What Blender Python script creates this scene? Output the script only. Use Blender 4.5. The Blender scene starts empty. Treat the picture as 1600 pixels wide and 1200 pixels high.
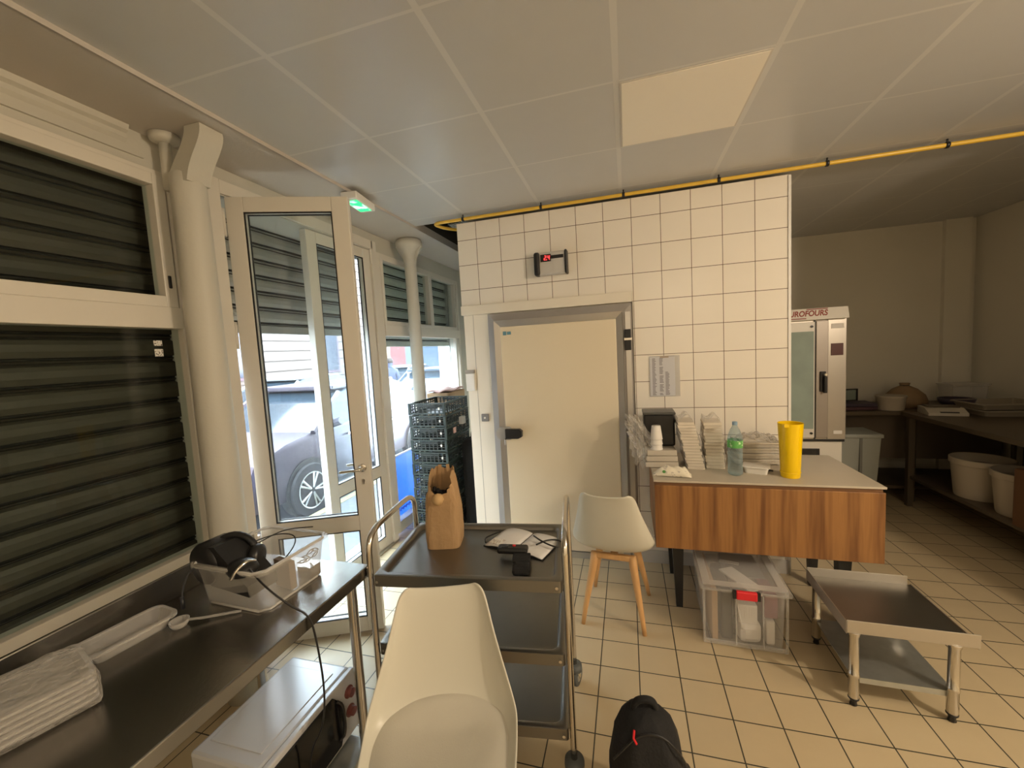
import bpy, bmesh, math, random
from mathutils import Vector, Matrix
random.seed(7)
R = math.radians
sc = bpy.context.scene
COL = sc.collection

# ------------------------------------------------------------------ camera, world, lights, exposure
cam_d = bpy.data.cameras.new('camera'); cam = bpy.data.objects.new('camera', cam_d); COL.objects.link(cam)
cam_d.sensor_width = 36.0; cam_d.lens = 635.07 / 1600 * 36; cam_d.clip_start = 0.02; cam_d.clip_end = 200
RT = Vector((0.961254, 0.269983, -0.055673)); UP = Vector((0.031222, 0.094032, 0.995079)); FW = Vector((-0.27389, 0.958263, -0.08196))
m = Matrix.Identity(4)
for i in range(3):
    m[i][0] = RT[i]; m[i][1] = UP[i]; m[i][2] = -FW[i]
m[2][3] = 1.69
cam.matrix_world = m
sc.camera = cam

world = bpy.data.worlds.new('overcast_sky'); sc.world = world; world.use_nodes = True
bg = world.node_tree.nodes['Background']; bg.inputs[0].default_value = (0.80, 0.90, 1.0, 1); bg.inputs[1].default_value = 8.6
sc.view_settings.view_transform = 'Standard'; sc.view_settings.look = 'None'
sc.view_settings.gamma = 1.0; sc.view_settings.use_curve_mapping = False
sc.view_settings.exposure = 1.34

def area_light(name, loc, size, power, color, rot=(0, 0, 0), sy=None):
    d = bpy.data.lights.new(name, 'AREA'); d.energy = power; d.color = color; d.size = size
    if sy: d.shape = 'RECTANGLE'; d.size_y = sy
    o = bpy.data.objects.new(name, d); COL.objects.link(o); o.location = loc; o.rotation_euler = rot
    return o
WARM = (1.0, 0.82, 0.62)
_pl = bpy.data.lights.new('pendant_bulb', 'POINT'); _pl.energy = 54; _pl.color = WARM; _pl.shadow_soft_size = 0.07
_po = bpy.data.objects.new('pendant_bulb', _pl); COL.objects.link(_po); _po.location = (2.75, 0.62, 2.36)
area_light('rear_fill_light', (0.9, -1.9, 2.70), 1.1, 14, WARM, sy=0.25)  # added fill light behind the camera, no known lamp there

# ------------------------------------------------------------------ materials
MATS = {}
def pmat(name, color, rough=0.5, metal=0.0, noise=0.0, nscale=8.0, bump=0.0, bscale=40.0, spec=0.5, stretch=None, emit=None, estr=0, sss=0):
    if name in MATS: return MATS[name]
    mt = bpy.data.materials.new(name); mt.use_nodes = True; nt = mt.node_tree
    b = nt.nodes['Principled BSDF']
    b.inputs['Base Color'].default_value = (*color, 1); b.inputs['Roughness'].default_value = rough; b.inputs['Metallic'].default_value = metal
    b.inputs['Specular IOR Level'].default_value = spec
    if emit: b.inputs['Emission Color'].default_value = (*emit, 1); b.inputs['Emission Strength'].default_value = estr
    if noise or bump:
        tc = nt.nodes.new('ShaderNodeTexCoord'); mp = nt.nodes.new('ShaderNodeMapping'); nt.links.new(tc.outputs['Object'], mp.inputs[0])
        if stretch: mp.inputs['Scale'].default_value = stretch
    if noise:
        n = nt.nodes.new('ShaderNodeTexNoise'); n.inputs['Scale'].default_value = nscale; n.inputs['Detail'].default_value = 5
        nt.links.new(mp.outputs[0], n.inputs['Vector'])
        mx = nt.nodes.new('ShaderNodeMix'); mx.data_type = 'RGBA'
        c0 = [max(0, c * (1 - noise)) for c in color]; c1 = [min(1, c * (1 + noise)) for c in color]
        mx.inputs[6].default_value = (*c0, 1); mx.inputs[7].default_value = (*c1, 1)
        nt.links.new(n.outputs['Fac'], mx.inputs[0]); nt.links.new(mx.outputs[2], b.inputs['Base Color'])
    if bump:
        n2 = nt.nodes.new('ShaderNodeTexNoise'); n2.inputs['Scale'].default_value = bscale; n2.inputs['Detail'].default_value = 4
        nt.links.new(mp.outputs[0], n2.inputs['Vector'])
        bp = nt.nodes.new('ShaderNodeBump'); bp.inputs['Strength'].default_value = bump; bp.inputs['Distance'].default_value = 0.01
        nt.links.new(n2.outputs['Fac'], bp.inputs['Height']); nt.links.new(bp.outputs[0], b.inputs['Normal'])
    MATS[name] = mt; return mt

def clearmat(name, color, opacity, rough=0.15, bump=0.0, bscale=30, tint=(1, 1, 1)):
    """clear / milky plastic: transparent mixed with a glossy white body"""
    if name in MATS: return MATS[name]
    mt = bpy.data.materials.new(name); mt.use_nodes = True; nt = mt.node_tree
    b = nt.nodes['Principled BSDF']; out = nt.nodes['Material Output']
    b.inputs['Base Color'].default_value = (*color, 1); b.inputs['Roughness'].default_value = rough
    tr = nt.nodes.new('ShaderNodeBsdfTransparent'); tr.inputs[0].default_value = (*tint, 1)
    lw = nt.nodes.new('ShaderNodeLayerWeight'); lw.inputs[0].default_value = 0.35
    mr = nt.nodes.new('ShaderNodeMapRange'); mr.inputs[3].default_value = opacity; mr.inputs[4].default_value = min(1, opacity + 0.45)
    mix = nt.nodes.new('ShaderNodeMixShader')
    nt.links.new(lw.outputs['Facing'], mr.inputs[0]); nt.links.new(mr.outputs[0], mix.inputs[0])
    nt.links.new(tr.outputs[0], mix.inputs[1]); nt.links.new(b.outputs[0], mix.inputs[2]); nt.links.new(mix.outputs[0], out.inputs[0])
    if bump:
        n2 = nt.nodes.new('ShaderNodeTexNoise'); n2.inputs['Scale'].default_value = bscale
        tc = nt.nodes.new('ShaderNodeTexCoord'); nt.links.new(tc.outputs['Object'], n2.inputs['Vector'])
        bp = nt.nodes.new('ShaderNodeBump'); bp.inputs['Strength'].default_value = bump; bp.inputs['Distance'].default_value = 0.02
        nt.links.new(n2.outputs['Fac'], bp.inputs['Height']); nt.links.new(bp.outputs[0], b.inputs['Normal'])
    MATS[name] = mt; return mt

def glassmat(name, tint=(0.93, 0.97, 0.98), haze=0.0):
    if name in MATS: return MATS[name]
    mt = bpy.data.materials.new(name); mt.use_nodes = True; nt = mt.node_tree
    for n in list(nt.nodes):
        if n.type != 'OUTPUT_MATERIAL': nt.nodes.remove(n)
    out = nt.nodes['Material Output']
    tr = nt.nodes.new('ShaderNodeBsdfTransparent'); tr.inputs[0].default_value = (*tint, 1)
    gl = nt.nodes.new('ShaderNodeBsdfGlossy'); gl.inputs['Roughness'].default_value = 0.02
    fr = nt.nodes.new('ShaderNodeFresnel'); fr.inputs[0].default_value = 1.6 if haze else 1.38
    mix = nt.nodes.new('ShaderNodeMixShader')
    ge = nt.nodes.new('ShaderNodeNewGeometry'); inv = nt.nodes.new('ShaderNodeMath'); inv.operation = 'SUBTRACT'; inv.inputs[0].default_value = 1.0
    mu = nt.nodes.new('ShaderNodeMath'); mu.operation = 'MULTIPLY'
    nt.links.new(ge.outputs['Backfacing'], inv.inputs[1]); nt.links.new(inv.outputs[0], mu.inputs[0]); nt.links.new(fr.outputs[0], mu.inputs[1])
    nt.links.new(mu.outputs[0], mix.inputs[0]); nt.links.new(tr.outputs[0], mix.inputs[1]); nt.links.new(gl.outputs[0], mix.inputs[2])
    last = mix
    if haze:
        df = nt.nodes.new('ShaderNodeBsdfTranslucent'); df.inputs[0].default_value = (0.85, 0.92, 1, 1)
        m2 = nt.nodes.new('ShaderNodeMixShader'); m2.inputs[0].default_value = haze
        n = nt.nodes.new('ShaderNodeTexNoise'); n.inputs['Scale'].default_value = 3.5; n.inputs['Detail'].default_value = 3
        tc = nt.nodes.new('ShaderNodeTexCoord'); nt.links.new(tc.outputs['Object'], n.inputs['Vector'])
        mr = nt.nodes.new('ShaderNodeMapRange'); mr.inputs[1].default_value = 0.3; mr.inputs[2].default_value = 0.7
        mr.inputs[3].default_value = haze * 0.5; mr.inputs[4].default_value = haze * 1.5
        nt.links.new(n.outputs['Fac'], mr.inputs[0]); nt.links.new(mr.outputs[0], m2.inputs[0])
        nt.links.new(mix.outputs[0], m2.inputs[1]); nt.links.new(df.outputs[0], m2.inputs[2]); last = m2
    nt.links.new(last.outputs[0], out.inputs[0])
    MATS[name] = mt; return mt

def gridmat(name, axes, origin, pitch, width, tile, grout, rough=0.3, bump=0.35, var=0.05, gloss_noise=0.0, width2=None, spec=0.5):
    """tiles with grout lines in object (=world) coordinates. axes e.g. 'XY'"""
    mt = bpy.data.materials.new(name); mt.use_nodes = True; nt = mt.node_tree; L = nt.links
    b = nt.nodes['Principled BSDF']; b.inputs['Roughness'].default_value = rough; b.inputs['Specular IOR Level'].default_value = spec
    tc = nt.nodes.new('ShaderNodeTexCoord'); sep = nt.nodes.new('ShaderNodeSeparateXYZ'); L.new(tc.outputs['Object'], sep.inputs[0])
    def M(op, a, bb=None, clamp=False):
        n = nt.nodes.new('ShaderNodeMath'); n.operation = op; n.use_clamp = clamp
        for k, v in enumerate((a, bb)):
            if v is None: continue
            if isinstance(v, (int, float)): n.inputs[k].default_value = v
            else: L.new(v, n.inputs[k])
        return n.outputs[0]
    masks = []; cells = []
    for k, ax in enumerate(axes):
        w = width if (k == 0 or width2 is None) else width2
        t = M('DIVIDE', M('SUBTRACT', sep.outputs[ax], origin[k] - w / 2), pitch)
        fr = M('FRACT', M('ADD', t, 1000.0)); cells.append(M('FLOOR', t))
        d = M('ABSOLUTE', M('SUBTRACT', fr, w / 2 / pitch))
        masks.append(M('LESS_THAN', d, w / 2 / pitch))
    mask = M('MAXIMUM', masks[0], masks[1])
    comb = nt.nodes.new('ShaderNodeCombineXYZ'); L.new(cells[0], comb.inputs[0]); L.new(cells[1], comb.inputs[1])
    wn = nt.nodes.new('ShaderNodeTexWhiteNoise'); wn.noise_dimensions = '2D'; L.new(comb.outputs[0], wn.inputs['Vector'])
    no = nt.nodes.new('ShaderNodeTexNoise'); no.inputs['Scale'].default_value = 9; no.inputs['Detail'].default_value = 6; L.new(tc.outputs['Object'], no.inputs['Vector'])
    v = M('ADD', 1.0 - var, M('MULTIPLY', M('ADD', M('MULTIPLY', wn.outputs['Value'], 0.5), M('MULTIPLY', no.outputs['Fac'], 0.9)), var * 1.5))
    vm = nt.nodes.new('ShaderNodeVectorMath'); vm.operation = 'SCALE'; vm.inputs[0].default_value = tile; L.new(v, vm.inputs['Scale'])
    mx = nt.nodes.new('ShaderNodeMix'); mx.data_type = 'RGBA'; L.new(mask, mx.inputs[0]); L.new(vm.outputs[0], mx.inputs[6]); mx.inputs[7].default_value = (*grout, 1)
    L.new(mx.outputs[2], b.inputs['Base Color'])
    bp = nt.nodes.new('ShaderNodeBump'); bp.inputs['Strength'].default_value = bump; bp.inputs['Distance'].default_value = 0.004; bp.invert = True
    L.new(mask, bp.inputs['Height']); L.new(bp.outputs[0], b.inputs['Normal'])
    MATS[name] = mt
    return mt

M_floor = gridmat('floor_tiles', 'XY', (-0.1856, 1.661), 0.1967, 0.0056, (0.52, 0.42, 0.265), (0.04, 0.04, 0.028), rough=0.42, var=0.07)
M_walltile = gridmat('white_wall_tiles', 'XZ', (-1.14, 2.803), 0.2, 0.004, (0.84, 0.785, 0.69), (0.13, 0.08, 0.05), rough=0.22, var=0.03)
M_ceil = gridmat('ceiling_panels', 'XY', (-0.0084, 1.2675), 0.6, 0.024, (0.56, 0.56, 0.55), (0.66, 0.655, 0.63), rough=0.30, bump=0.5, var=0.03, width2=0.012)
M_paint = pmat('cream_paint', (0.57, 0.55, 0.48), 0.5, noise=0.03, nscale=3, bump=0.08, bscale=60)
M_soffit = pmat('soffit_paint', (0.54, 0.50, 0.45), 0.55, noise=0.03, bump=0.1, bscale=80)
M_wall = pmat('plaster_wall', (0.80, 0.76, 0.65), 0.7, noise=0.05, nscale=2, bump=0.1, bscale=60)
M_alu = pmat('white_aluminium', (0.72, 0.68, 0.60), 0.35, noise=0.02)
M_panel = pmat('cold_room_panel', (0.80, 0.74, 0.62), 0.4, noise=0.02, nscale=2)
M_doorcream = pmat('cold_door_skin', (0.78, 0.68, 0.50), 0.35, noise=0.02, nscale=2)
M_brushed = pmat('brushed_aluminium', (0.58, 0.57, 0.56), 0.32, 0.85, noise=0.06, nscale=12, stretch=(1, 1, 0.05))
M_steel = pmat('stainless_steel', (0.32, 0.305, 0.28), 0.26, 1.0, noise=0.14, nscale=5, bump=0.02, bscale=120)
M_steel_b = pmat('dull_stainless', (0.24, 0.23, 0.21), 0.40, 1.0, noise=0.10, nscale=6)
M_chrome = pmat('polished_tube', (0.66, 0.63, 0.58), 0.16, 1.0)
M_galv = pmat('galvanised_steel', (0.52, 0.54, 0.52), 0.42, 0.85, noise=0.15, nscale=25)
M_black = pmat('black_plastic', (0.012, 0.012, 0.013), 0.38)
M_blackm = pmat('black_fabric', (0.010, 0.010, 0.011), 0.9, bump=0.3, bscale=90)
M_rubber = pmat('grey_rubber', (0.09, 0.10, 0.10), 0.6)
M_white = pmat('white_plastic', (0.80, 0.78, 0.73), 0.35)
M_shell = pmat('chair_shell_white', (0.64, 0.62, 0.53), 0.32)
M_cush = pmat('chair_cushion', (0.55, 0.52, 0.44), 0.55, bump=0.12, bscale=220)
M_beech = pmat('beech_wood', (0.62, 0.36, 0.15), 0.45, noise=0.2, nscale=6, stretch=(6, 6, 0.6))
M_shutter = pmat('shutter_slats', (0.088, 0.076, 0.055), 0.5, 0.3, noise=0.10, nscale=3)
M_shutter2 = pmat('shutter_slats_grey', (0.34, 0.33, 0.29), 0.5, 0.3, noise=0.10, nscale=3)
M_groove_shade = pmat('shutter_groove_shade', (0.018, 0.016, 0.011), 0.7)  # shade inside the slat grooves, put into a near-black colour
M_yellow = pmat('yellow_gas_paint', (0.78, 0.50, 0.06), 0.35)
M_yellowp = pmat('yellow_plastic', (0.93, 0.62, 0.0), 0.3)
M_glass = glassmat('window_glass', haze=0.022)
M_glassd = glassmat('clear_glass', (0.9, 0.95, 0.95))
M_crate = pmat('dark_green_crate', (0.016, 0.025, 0.021), 0.45)
M_kraft = pmat('kraft_paper', (0.44, 0.28, 0.14), 0.75, noise=0.08, nscale=6, bump=0.9, bscale=11)
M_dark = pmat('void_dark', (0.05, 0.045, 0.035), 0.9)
M_clear = clearmat('clear_box_plastic', (0.72, 0.70, 0.66), 0.09, 0.18)
M_milky = clearmat('milky_plastic', (0.74, 0.71, 0.66), 0.20, 0.3)
M_wrap = clearmat('plastic_wrap', (0.76, 0.72, 0.66), 0.14, 0.12, bump=1.0, bscale=28)
M_card = pmat('cardboard', (0.45, 0.30, 0.17), 0.8, noise=0.05)
M_paper = pmat('white_paper', (0.78, 0.75, 0.70), 0.7)
M_red = pmat('red_plastic', (0.70, 0.02, 0.03), 0.35)
M_grout = pmat('tile_joint', (0.16, 0.12, 0.09), 0.8)

def woodmat():
    mt = bpy.data.materials.new('walnut_veneer'); mt.use_nodes = True; nt = mt.node_tree; L = nt.links
    b = nt.nodes['Principled BSDF']; b.inputs['Roughness'].default_value = 0.42
    tc = nt.nodes.new('ShaderNodeTexCoord'); mp = nt.nodes.new('ShaderNodeMapping'); mp.inputs['Scale'].default_value = (1.0, 1.0, 0.20)
    L.new(tc.outputs['Object'], mp.inputs[0])
    fr = nt.nodes.new('ShaderNodeTexWave'); fr.wave_type = 'BANDS'; fr.bands_direction = 'X'; fr.wave_profile = 'SIN'
    fr.inputs['Scale'].default_value = 2.2; fr.inputs['Distortion'].default_value = 14.0; fr.inputs['Detail'].default_value = 2.0; fr.inputs['Detail Scale'].default_value = 0.55; fr.inputs['Detail Roughness'].default_value = 0.45
    L.new(mp.outputs[0], fr.inputs['Vector'])
    n1 = nt.nodes.new('ShaderNodeTexNoise'); n1.inputs['Scale'].default_value = 45; n1.inputs['Detail'].default_value = 6
    mp2 = nt.nodes.new('ShaderNodeMapping'); mp2.inputs['Scale'].default_value = (1, 1, 0.05); L.new(tc.outputs['Object'], mp2.inputs[0]); L.new(mp2.outputs[0], n1.inputs['Vector'])
    ad = nt.nodes.new('ShaderNodeMath'); ad.operation = 'MULTIPLY_ADD'; ad.inputs[1].default_value = 0.30; L.new(fr.outputs['Fac'], ad.inputs[0])
    m3 = nt.nodes.new('ShaderNodeMath'); m3.operation = 'MULTIPLY'; m3.inputs[1].default_value = 0.85; L.new(n1.outputs['Fac'], m3.inputs[0]); L.new(m3.outputs[0], ad.inputs[2])
    cr = nt.nodes.new('ShaderNodeValToRGB'); L.new(ad.outputs[0], cr.inputs[0])
    e = cr.color_ramp.elements; e[0].position = 0.20; e[0].color = (0.27, 0.12, 0.035, 1); e[1].position = 0.85; e[1].color = (0.15, 0.058, 0.016, 1)
    k = e.new(0.45); k.color = (0.33, 0.155, 0.048, 1)
    L.new(cr.outputs[0], b.inputs['Base Color'])
    return mt
M_walnut = woodmat()

def printmat(name, base, ink, scale=(60, 1, 90), thr=0.52):
    mt = bpy.data.materials.new(name); mt.use_nodes = True; nt = mt.node_tree; L = nt.links
    b = nt.nodes['Principled BSDF']; b.inputs['Roughness'].default_value = 0.7
    tc = nt.nodes.new('ShaderNodeTexCoord'); mp = nt.nodes.new('ShaderNodeMapping'); mp.inputs['Scale'].default_value = scale; L.new(tc.outputs['Object'], mp.inputs[0])
    n = nt.nodes.new('ShaderNodeTexNoise'); n.inputs['Scale'].default_value = 1; n.inputs['Detail'].default_value = 3; L.new(mp.outputs[0], n.inputs['Vector'])
    g = nt.nodes.new('ShaderNodeMath'); g.operation = 'GREATER_THAN'; g.inputs[1].default_value = thr; L.new(n.outputs['Fac'], g.inputs[0])
    mx = nt.nodes.new('ShaderNodeMix'); mx.data_type = 'RGBA'; mx.inputs[6].default_value = (*base, 1); mx.inputs[7].default_value = (*ink, 1)
    L.new(g.outputs[0], mx.inputs[0]); L.new(mx.outputs[2], b.inputs['Base Color'])
    MATS[name] = mt; return mt

# ------------------------------------------------------------------ mesh builder
class MB:
    def __init__(s): s.bm = bmesh.new()
    def box(s, x0, x1, y0, y1, z0, z1, bev=0.0, mat=None):
        g = bmesh.ops.create_cube(s.bm, size=1.0); vs = g['verts']
        M_ = Matrix.Translation(((x0 + x1) / 2, (y0 + y1) / 2, (z0 + z1) / 2)) @ Matrix.Diagonal((abs(x1 - x0), abs(y1 - y0), abs(z1 - z0), 1))
        bmesh.ops.transform(s.bm, matrix=M_, verts=vs)
        if bev:
            es = list({e for v in vs for e in v.link_edges})
            r = bmesh.ops.bevel(s.bm, geom=es, offset=bev, segments=2, affect='EDGES', profile=0.5, clamp_overlap=True)
            vs = list({v for f in r['faces'] for v in f.verts} | {v for v in vs if v.is_valid})
        if mat is not None: bmesh.ops.transform(s.bm, matrix=mat, verts=vs)
        return vs
    def taper(s, x, y, z0, z1, r0, r1, seg=16, dx=0, dy=0, square=False):
        n = 4 if square else seg; off = math.pi / 4 if square else 0
        k = math.sqrt(2) if square else 1
        a = [s.bm.verts.new((x + k * r0 * math.cos(off + 2 * math.pi * i / n), y + k * r0 * math.sin(off + 2 * math.pi * i / n), z0)) for i in range(n)]
        b = [s.bm.verts.new((x + dx + k * r1 * math.cos(off + 2 * math.pi * i / n), y + dy + k * r1 * math.sin(off + 2 * math.pi * i / n), z1)) for i in range(n)]
        for i in range(n): s.bm.faces.new((a[i], a[(i + 1) % n], b[(i + 1) % n], b[i]))
        s.bm.faces.new(a[::-1]); s.bm.faces.new(b)
    def lathe(s, prof, seg=24, loc=(0, 0, 0), axis='Z', cap=True, sx=1.0):
        rings = []
        for r, z in prof:
            ring = []
            for i in range(seg):
                a = 2 * math.pi * i / seg; c = (sx * r * math.cos(a), r * math.sin(a), z)
                if axis == 'X': c = (c[2], c[0], c[1])
                if axis == 'Y': c = (c[0], c[2], c[1])
                ring.append(s.bm.verts.new((c[0] + loc[0], c[1] + loc[1], c[2] + loc[2])))
            rings.append(ring)
        for q in range(len(rings) - 1):
            for i in range(seg):
                s.bm.faces.new((rings[q][i], rings[q][(i + 1) % seg], rings[q + 1][(i + 1) % seg], rings[q + 1][i]))
        if cap:
            if prof[0][0] > 1e-5: s.bm.faces.new(rings[0][::-1])
            if prof[-1][0] > 1e-5: s.bm.faces.new(rings[-1])
    def tube(s, path, r, seg=10, smooth=0, closed=False):
        P = [Vector(p) for p in path]
        for _ in range(smooth):
            Q = [P[0]]
            for a, b in zip(P[:-1], P[1:]): Q += [a * .75 + b * .25, a * .25 + b * .75]
            Q.append(P[-1]); P = Q
        rings = []; n = len(P); ref = None
        for i in range(n):
            t = (P[min(i + 1, n - 1)] - P[max(i - 1, 0)]).normalized()
            if ref is None: ref = t.orthogonal().normalized()
            ref = (ref - t * ref.dot(t)); ref = ref.normalized() if ref.length > 1e-6 else t.orthogonal().normalized()
            w = t.cross(ref)
            rr = r[i] if isinstance(r, (list, tuple)) else r
            rings.append([s.bm.verts.new(P[i] + ref * rr * math.cos(2 * math.pi * k / seg) + w * rr * math.sin(2 * math.pi * k / seg)) for k in range(seg)])
        for q in range(n - 1):
            for k in range(seg): s.bm.faces.new((rings[q][k], rings[q][(k + 1) % seg], rings[q + 1][(k + 1) % seg], rings[q + 1][k]))
        s.bm.faces.new(rings[0][::-1]); s.bm.faces.new(rings[-1])
    def prism(s, poly, a0, a1, axis='Y'):
        """extrude a 2D polygon; axis = extrusion axis"""
        def mk(p, t): return {'Y': (p[0], t, p[1]), 'X': (t, p[0], p[1]), 'Z': (p[0], p[1], t)}[axis]
        A = [s.bm.verts.new(mk(p, a0)) for p in poly]; B = [s.bm.verts.new(mk(p, a1)) for p in poly]; n = len(poly)
        for i in range(n): s.bm.faces.new((A[i], A[(i + 1) % n], B[(i + 1) % n], B[i]))
        s.bm.faces.new(A[::-1]); s.bm.faces.new(B)
    def grid(s, fn, nu, nv):
        V = [[s.bm.verts.new(fn(u / nu, v / nv)) for u in range(nu + 1)] for v in range(nv + 1)]
        for v in range(nv):
            for u in range(nu): s.bm.faces.new((V[v][u], V[v][u + 1], V[v + 1][u + 1], V[v + 1][u]))
        return V
    def tray(s, x0, x1, y0, y1, z0, z1, t=0.003, flare=0.0, rim=0.0, rc=0.03, seg=5):
        """open box with rounded corners, flared walls and a rolled rim"""
        def loop(ins, z):
            pts = []
            X0, X1, Y0, Y1 = x0 + ins, x1 - ins, y0 + ins, y1 - ins; r = max(0.002, rc - max(ins, 0) * 0.5)
            for cx, cy, a in ((X1 - r, Y1 - r, 0), (X0 + r, Y1 - r, 90), (X0 + r, Y0 + r, 180), (X1 - r, Y0 + r, 270)):
                for k in range(seg + 1):
                    an = R(a + 90 * k / seg); pts.append((cx + r * math.cos(an), cy + r * math.sin(an), z))
            return [s.bm.verts.new(p) for p in pts]
        L = [loop(flare, z0), loop(0, z1)]
        if rim: L += [loop(-rim, z1), loop(-rim, z1 - rim * 0.8), loop(-rim - 0.0015, z1 - rim * 0.8), loop(-rim - 0.0015, z1 + 0.003), loop(t, z1 + 0.003)]
        else: L += [loop(t, z1)]
        L += [loop(flare + t, z0 + t)]
        for a, b in zip(L[:-1], L[1:]):
            n = len(a)
            for i in range(n): s.bm.faces.new((a[i], a[(i + 1) % n], b[(i + 1) % n], b[i]))
        s.bm.faces.new(L[0][::-1]); s.bm.faces.new(L[-1])
    def build(s, name, mat, parent=None, smooth=False, subsurf=0, solid=0.0, solid_off=1.0, autos=None, xf=None):
        if xf is not None: bmesh.ops.transform(s.bm, matrix=xf, verts=s.bm.verts)
        bmesh.ops.recalc_face_normals(s.bm, faces=s.bm.faces)
        me = bpy.data.meshes.new(name); s.bm.to_mesh(me); s.bm.free()
        mats = mat if isinstance(mat, (list, tuple)) else [mat]
        for mm in mats: me.materials.append(mm)
        o = bpy.data.objects.new(name, me); COL.objects.link(o)
        if parent: o.parent = parent
        if smooth or subsurf:
            for f in me.polygons: f.use_smooth = True
        if autos is not None:
            for f in me.polygons: f.use_smooth = True
            sm = o.modifiers.new('edge', 'EDGE_SPLIT'); sm.split_angle = R(autos)
        if solid:
            md = o.modifiers.new('thick', 'SOLIDIFY'); md.thickness = solid; md.offset = solid_off
        if subsurf:
            md = o.modifiers.new('sub', 'SUBSURF'); md.levels = subsurf; md.render_levels = subsurf
        return o

def tag(o, label=None, cat=None, group=None, kind=None):
    if label: o['label'] = label
    if cat: o['category'] = cat
    if group: o['group'] = group
    if kind: o['kind'] = kind
    return o
def thing(name, label, cat, loc=(0, 0, 0), rz=0.0, group=None, kind=None):
    o = bpy.data.objects.new(name, None); COL.objects.link(o); o.location = loc; o.rotation_euler = (0, 0, rz); o.empty_display_size = 0.05
    return tag(o, label, cat, group, kind)
def copy_tree(o, parent=None):
    c = o.copy(); COL.objects.link(c)
    if parent: c.parent = parent
    for ch in [x for x in COL.objects if x.parent == o]: copy_tree(ch, c)
    return c
def one(name, mb, mat, label, cat, **k):
    g = k.pop('group', None); kd = k.pop('kind', None)
    return tag(mb.build(name, mat, **k), label, cat, g, kd)
def struct(name, mb, mat, label=None, **k):
    o = mb.build(name, mat, **k); o['kind'] = 'structure'
    if label: o['label'] = label
    return o
def text_mesh(name, body, size, mat, parent, mtx, extrude=0.0008, bold=0.0, shear=0.0, align='CENTER', xs=1.0):
    cu = bpy.data.curves.new(name, 'FONT'); cu.body = body; cu.size = size; cu.extrude = extrude; cu.align_x = align; cu.offset = bold; cu.shear = shear
    t = bpy.data.objects.new(name + '_c', cu); COL.objects.link(t)
    dg = bpy.context.evaluated_depsgraph_get(); me = bpy.data.meshes.new_from_object(t.evaluated_get(dg))
    bpy.data.objects.remove(t); bpy.data.curves.remove(cu)
    me.transform(Matrix.Diagonal((xs, 1, 1, 1))); me.transform(mtx)
    me.materials.clear(); me.materials.append(mat); me.name = name
    o = bpy.data.objects.new(name, me); COL.objects.link(o)
    if parent: o.parent = parent
    return o
FACE_NY = Matrix.Rotation(R(90), 4, 'X')       # text facing -Y

# ------------------------------------------------------------------ room shell
FX = -2.10           # inner face of the glazed facade
b = MB(); b.box(-2.42, 3.6, -2.6, 5.6, -0.08, 0.0); struct('floor', b, M_floor, 'beige square floor tiles with dark joints')
b = MB()
for q in ((-1.70, 3.6, -2.6, 3.22), (-1.30, 3.6, 3.22, 5.6), (-1.70, -1.30, 4.35, 5.6)):
    b.box(q[0], q[1], q[2], q[3], 2.787, 2.84)
struct('ceiling', b, M_ceil, 'grey suspended ceiling panels on a light grid')
b = MB(); b.box(-2.42, -1.70, -2.6, 5.6, 2.768, 2.84); b.box(-1.703, -1.694, -2.6, 5.6, 2.768, 2.80); struct('trim_1', b, M_soffit, 'plain painted soffit along the shop windows')
b = MB()                                                  # cornice mouldings under the soffit
b.prism([(FX, 2.768), (FX + 0.035, 2.768), (FX + 0.028, 2.745), (FX + 0.012, 2.735), (FX + 0.012, 2.715), (FX, 2.70)], -2.6, 1.36)
b.box(FX, FX + 0.012, -2.6, 1.42, 2.655, 2.672)
struct('trim_2', b, M_paint, 'painted cornice moulding above the closed shop window')
b = MB()
b.box(-2.42, FX, -2.6, 1.66, 0, 0.70); b.box(-2.42, FX, -2.6, 5.0, 2.62, 2.80); b.box(-2.42, FX, 1.56, 1.70, 0.0, 2.64)
b.box(-2.42, FX, 4.98, 5.6, 0, 2.80); b.box(-2.42, FX, -2.6, -1.6, 0.70, 2.62)
struct('wall_left', b, M_paint, 'cream painted facade wall around the shop windows')
b = MB()                                                   # cold-room block with tiled face
b.box(0.052, 1.063, 3.178, 5.6, 0.0, 2.74)
b.box(-1.303, 0.052, 3.178, 5.6, 2.075, 2.74)
struct('wall_back', b, M_walltile, 'white square-tiled wall with dark joints')
b = MB(); b.box(-1.308, 0.050, 3.160, 3.24, 2.000, 2.076, 0.003); struct('trim_3', b, M_panel, 'cream lintel strip over the cold room door')
b = MB(); b.box(-1.303, 0.052, 3.205, 5.6, 0.0, 2.01)
struct('wall_cold_room', b, M_panel, 'cream insulated panel wall around the cold room door')
b = MB(); b.box(1.055, 1.071, 3.170, 3.186, 0, 2.735); struct('trim_4', b, M_white, 'white corner bead at the end of the tiled wall')
b = MB(); b.box(-1.222, -1.218, 3.2035, 3.206, 0, 2.0); struct('trim_5', b, pmat('panel_joint', (0.45, 0.42, 0.36), 0.6), 'joint line between cold room panels')
b = MB(); b.box(-2.42, 3.6, 5.45, 5.6, 0, 2.84); struct('wall_far', b, M_wall, 'plain wall at the far end of the back kitchen')
b = MB(); b.box(3.22, 3.44, 5.40, 5.46, 0, 2.79); struct('trim_6', b, M_wall, 'shallow boxed pipe casing on the far wall')
b = MB(); b.box(3.5, 3.62, -2.6, 5.6, 0, 2.84); struct('wall_right', b, M_wall, 'plain wall on the right')
b = MB(); b.box(2.50, 3.5, 1.85, 1.97, 0, 2.79); struct('wall_light_blocker', b, M_wall, 'short unseen wall added to keep lamp light off the back kitchen')  # added out of view to block the lamp and darken the back kitchen
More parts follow.
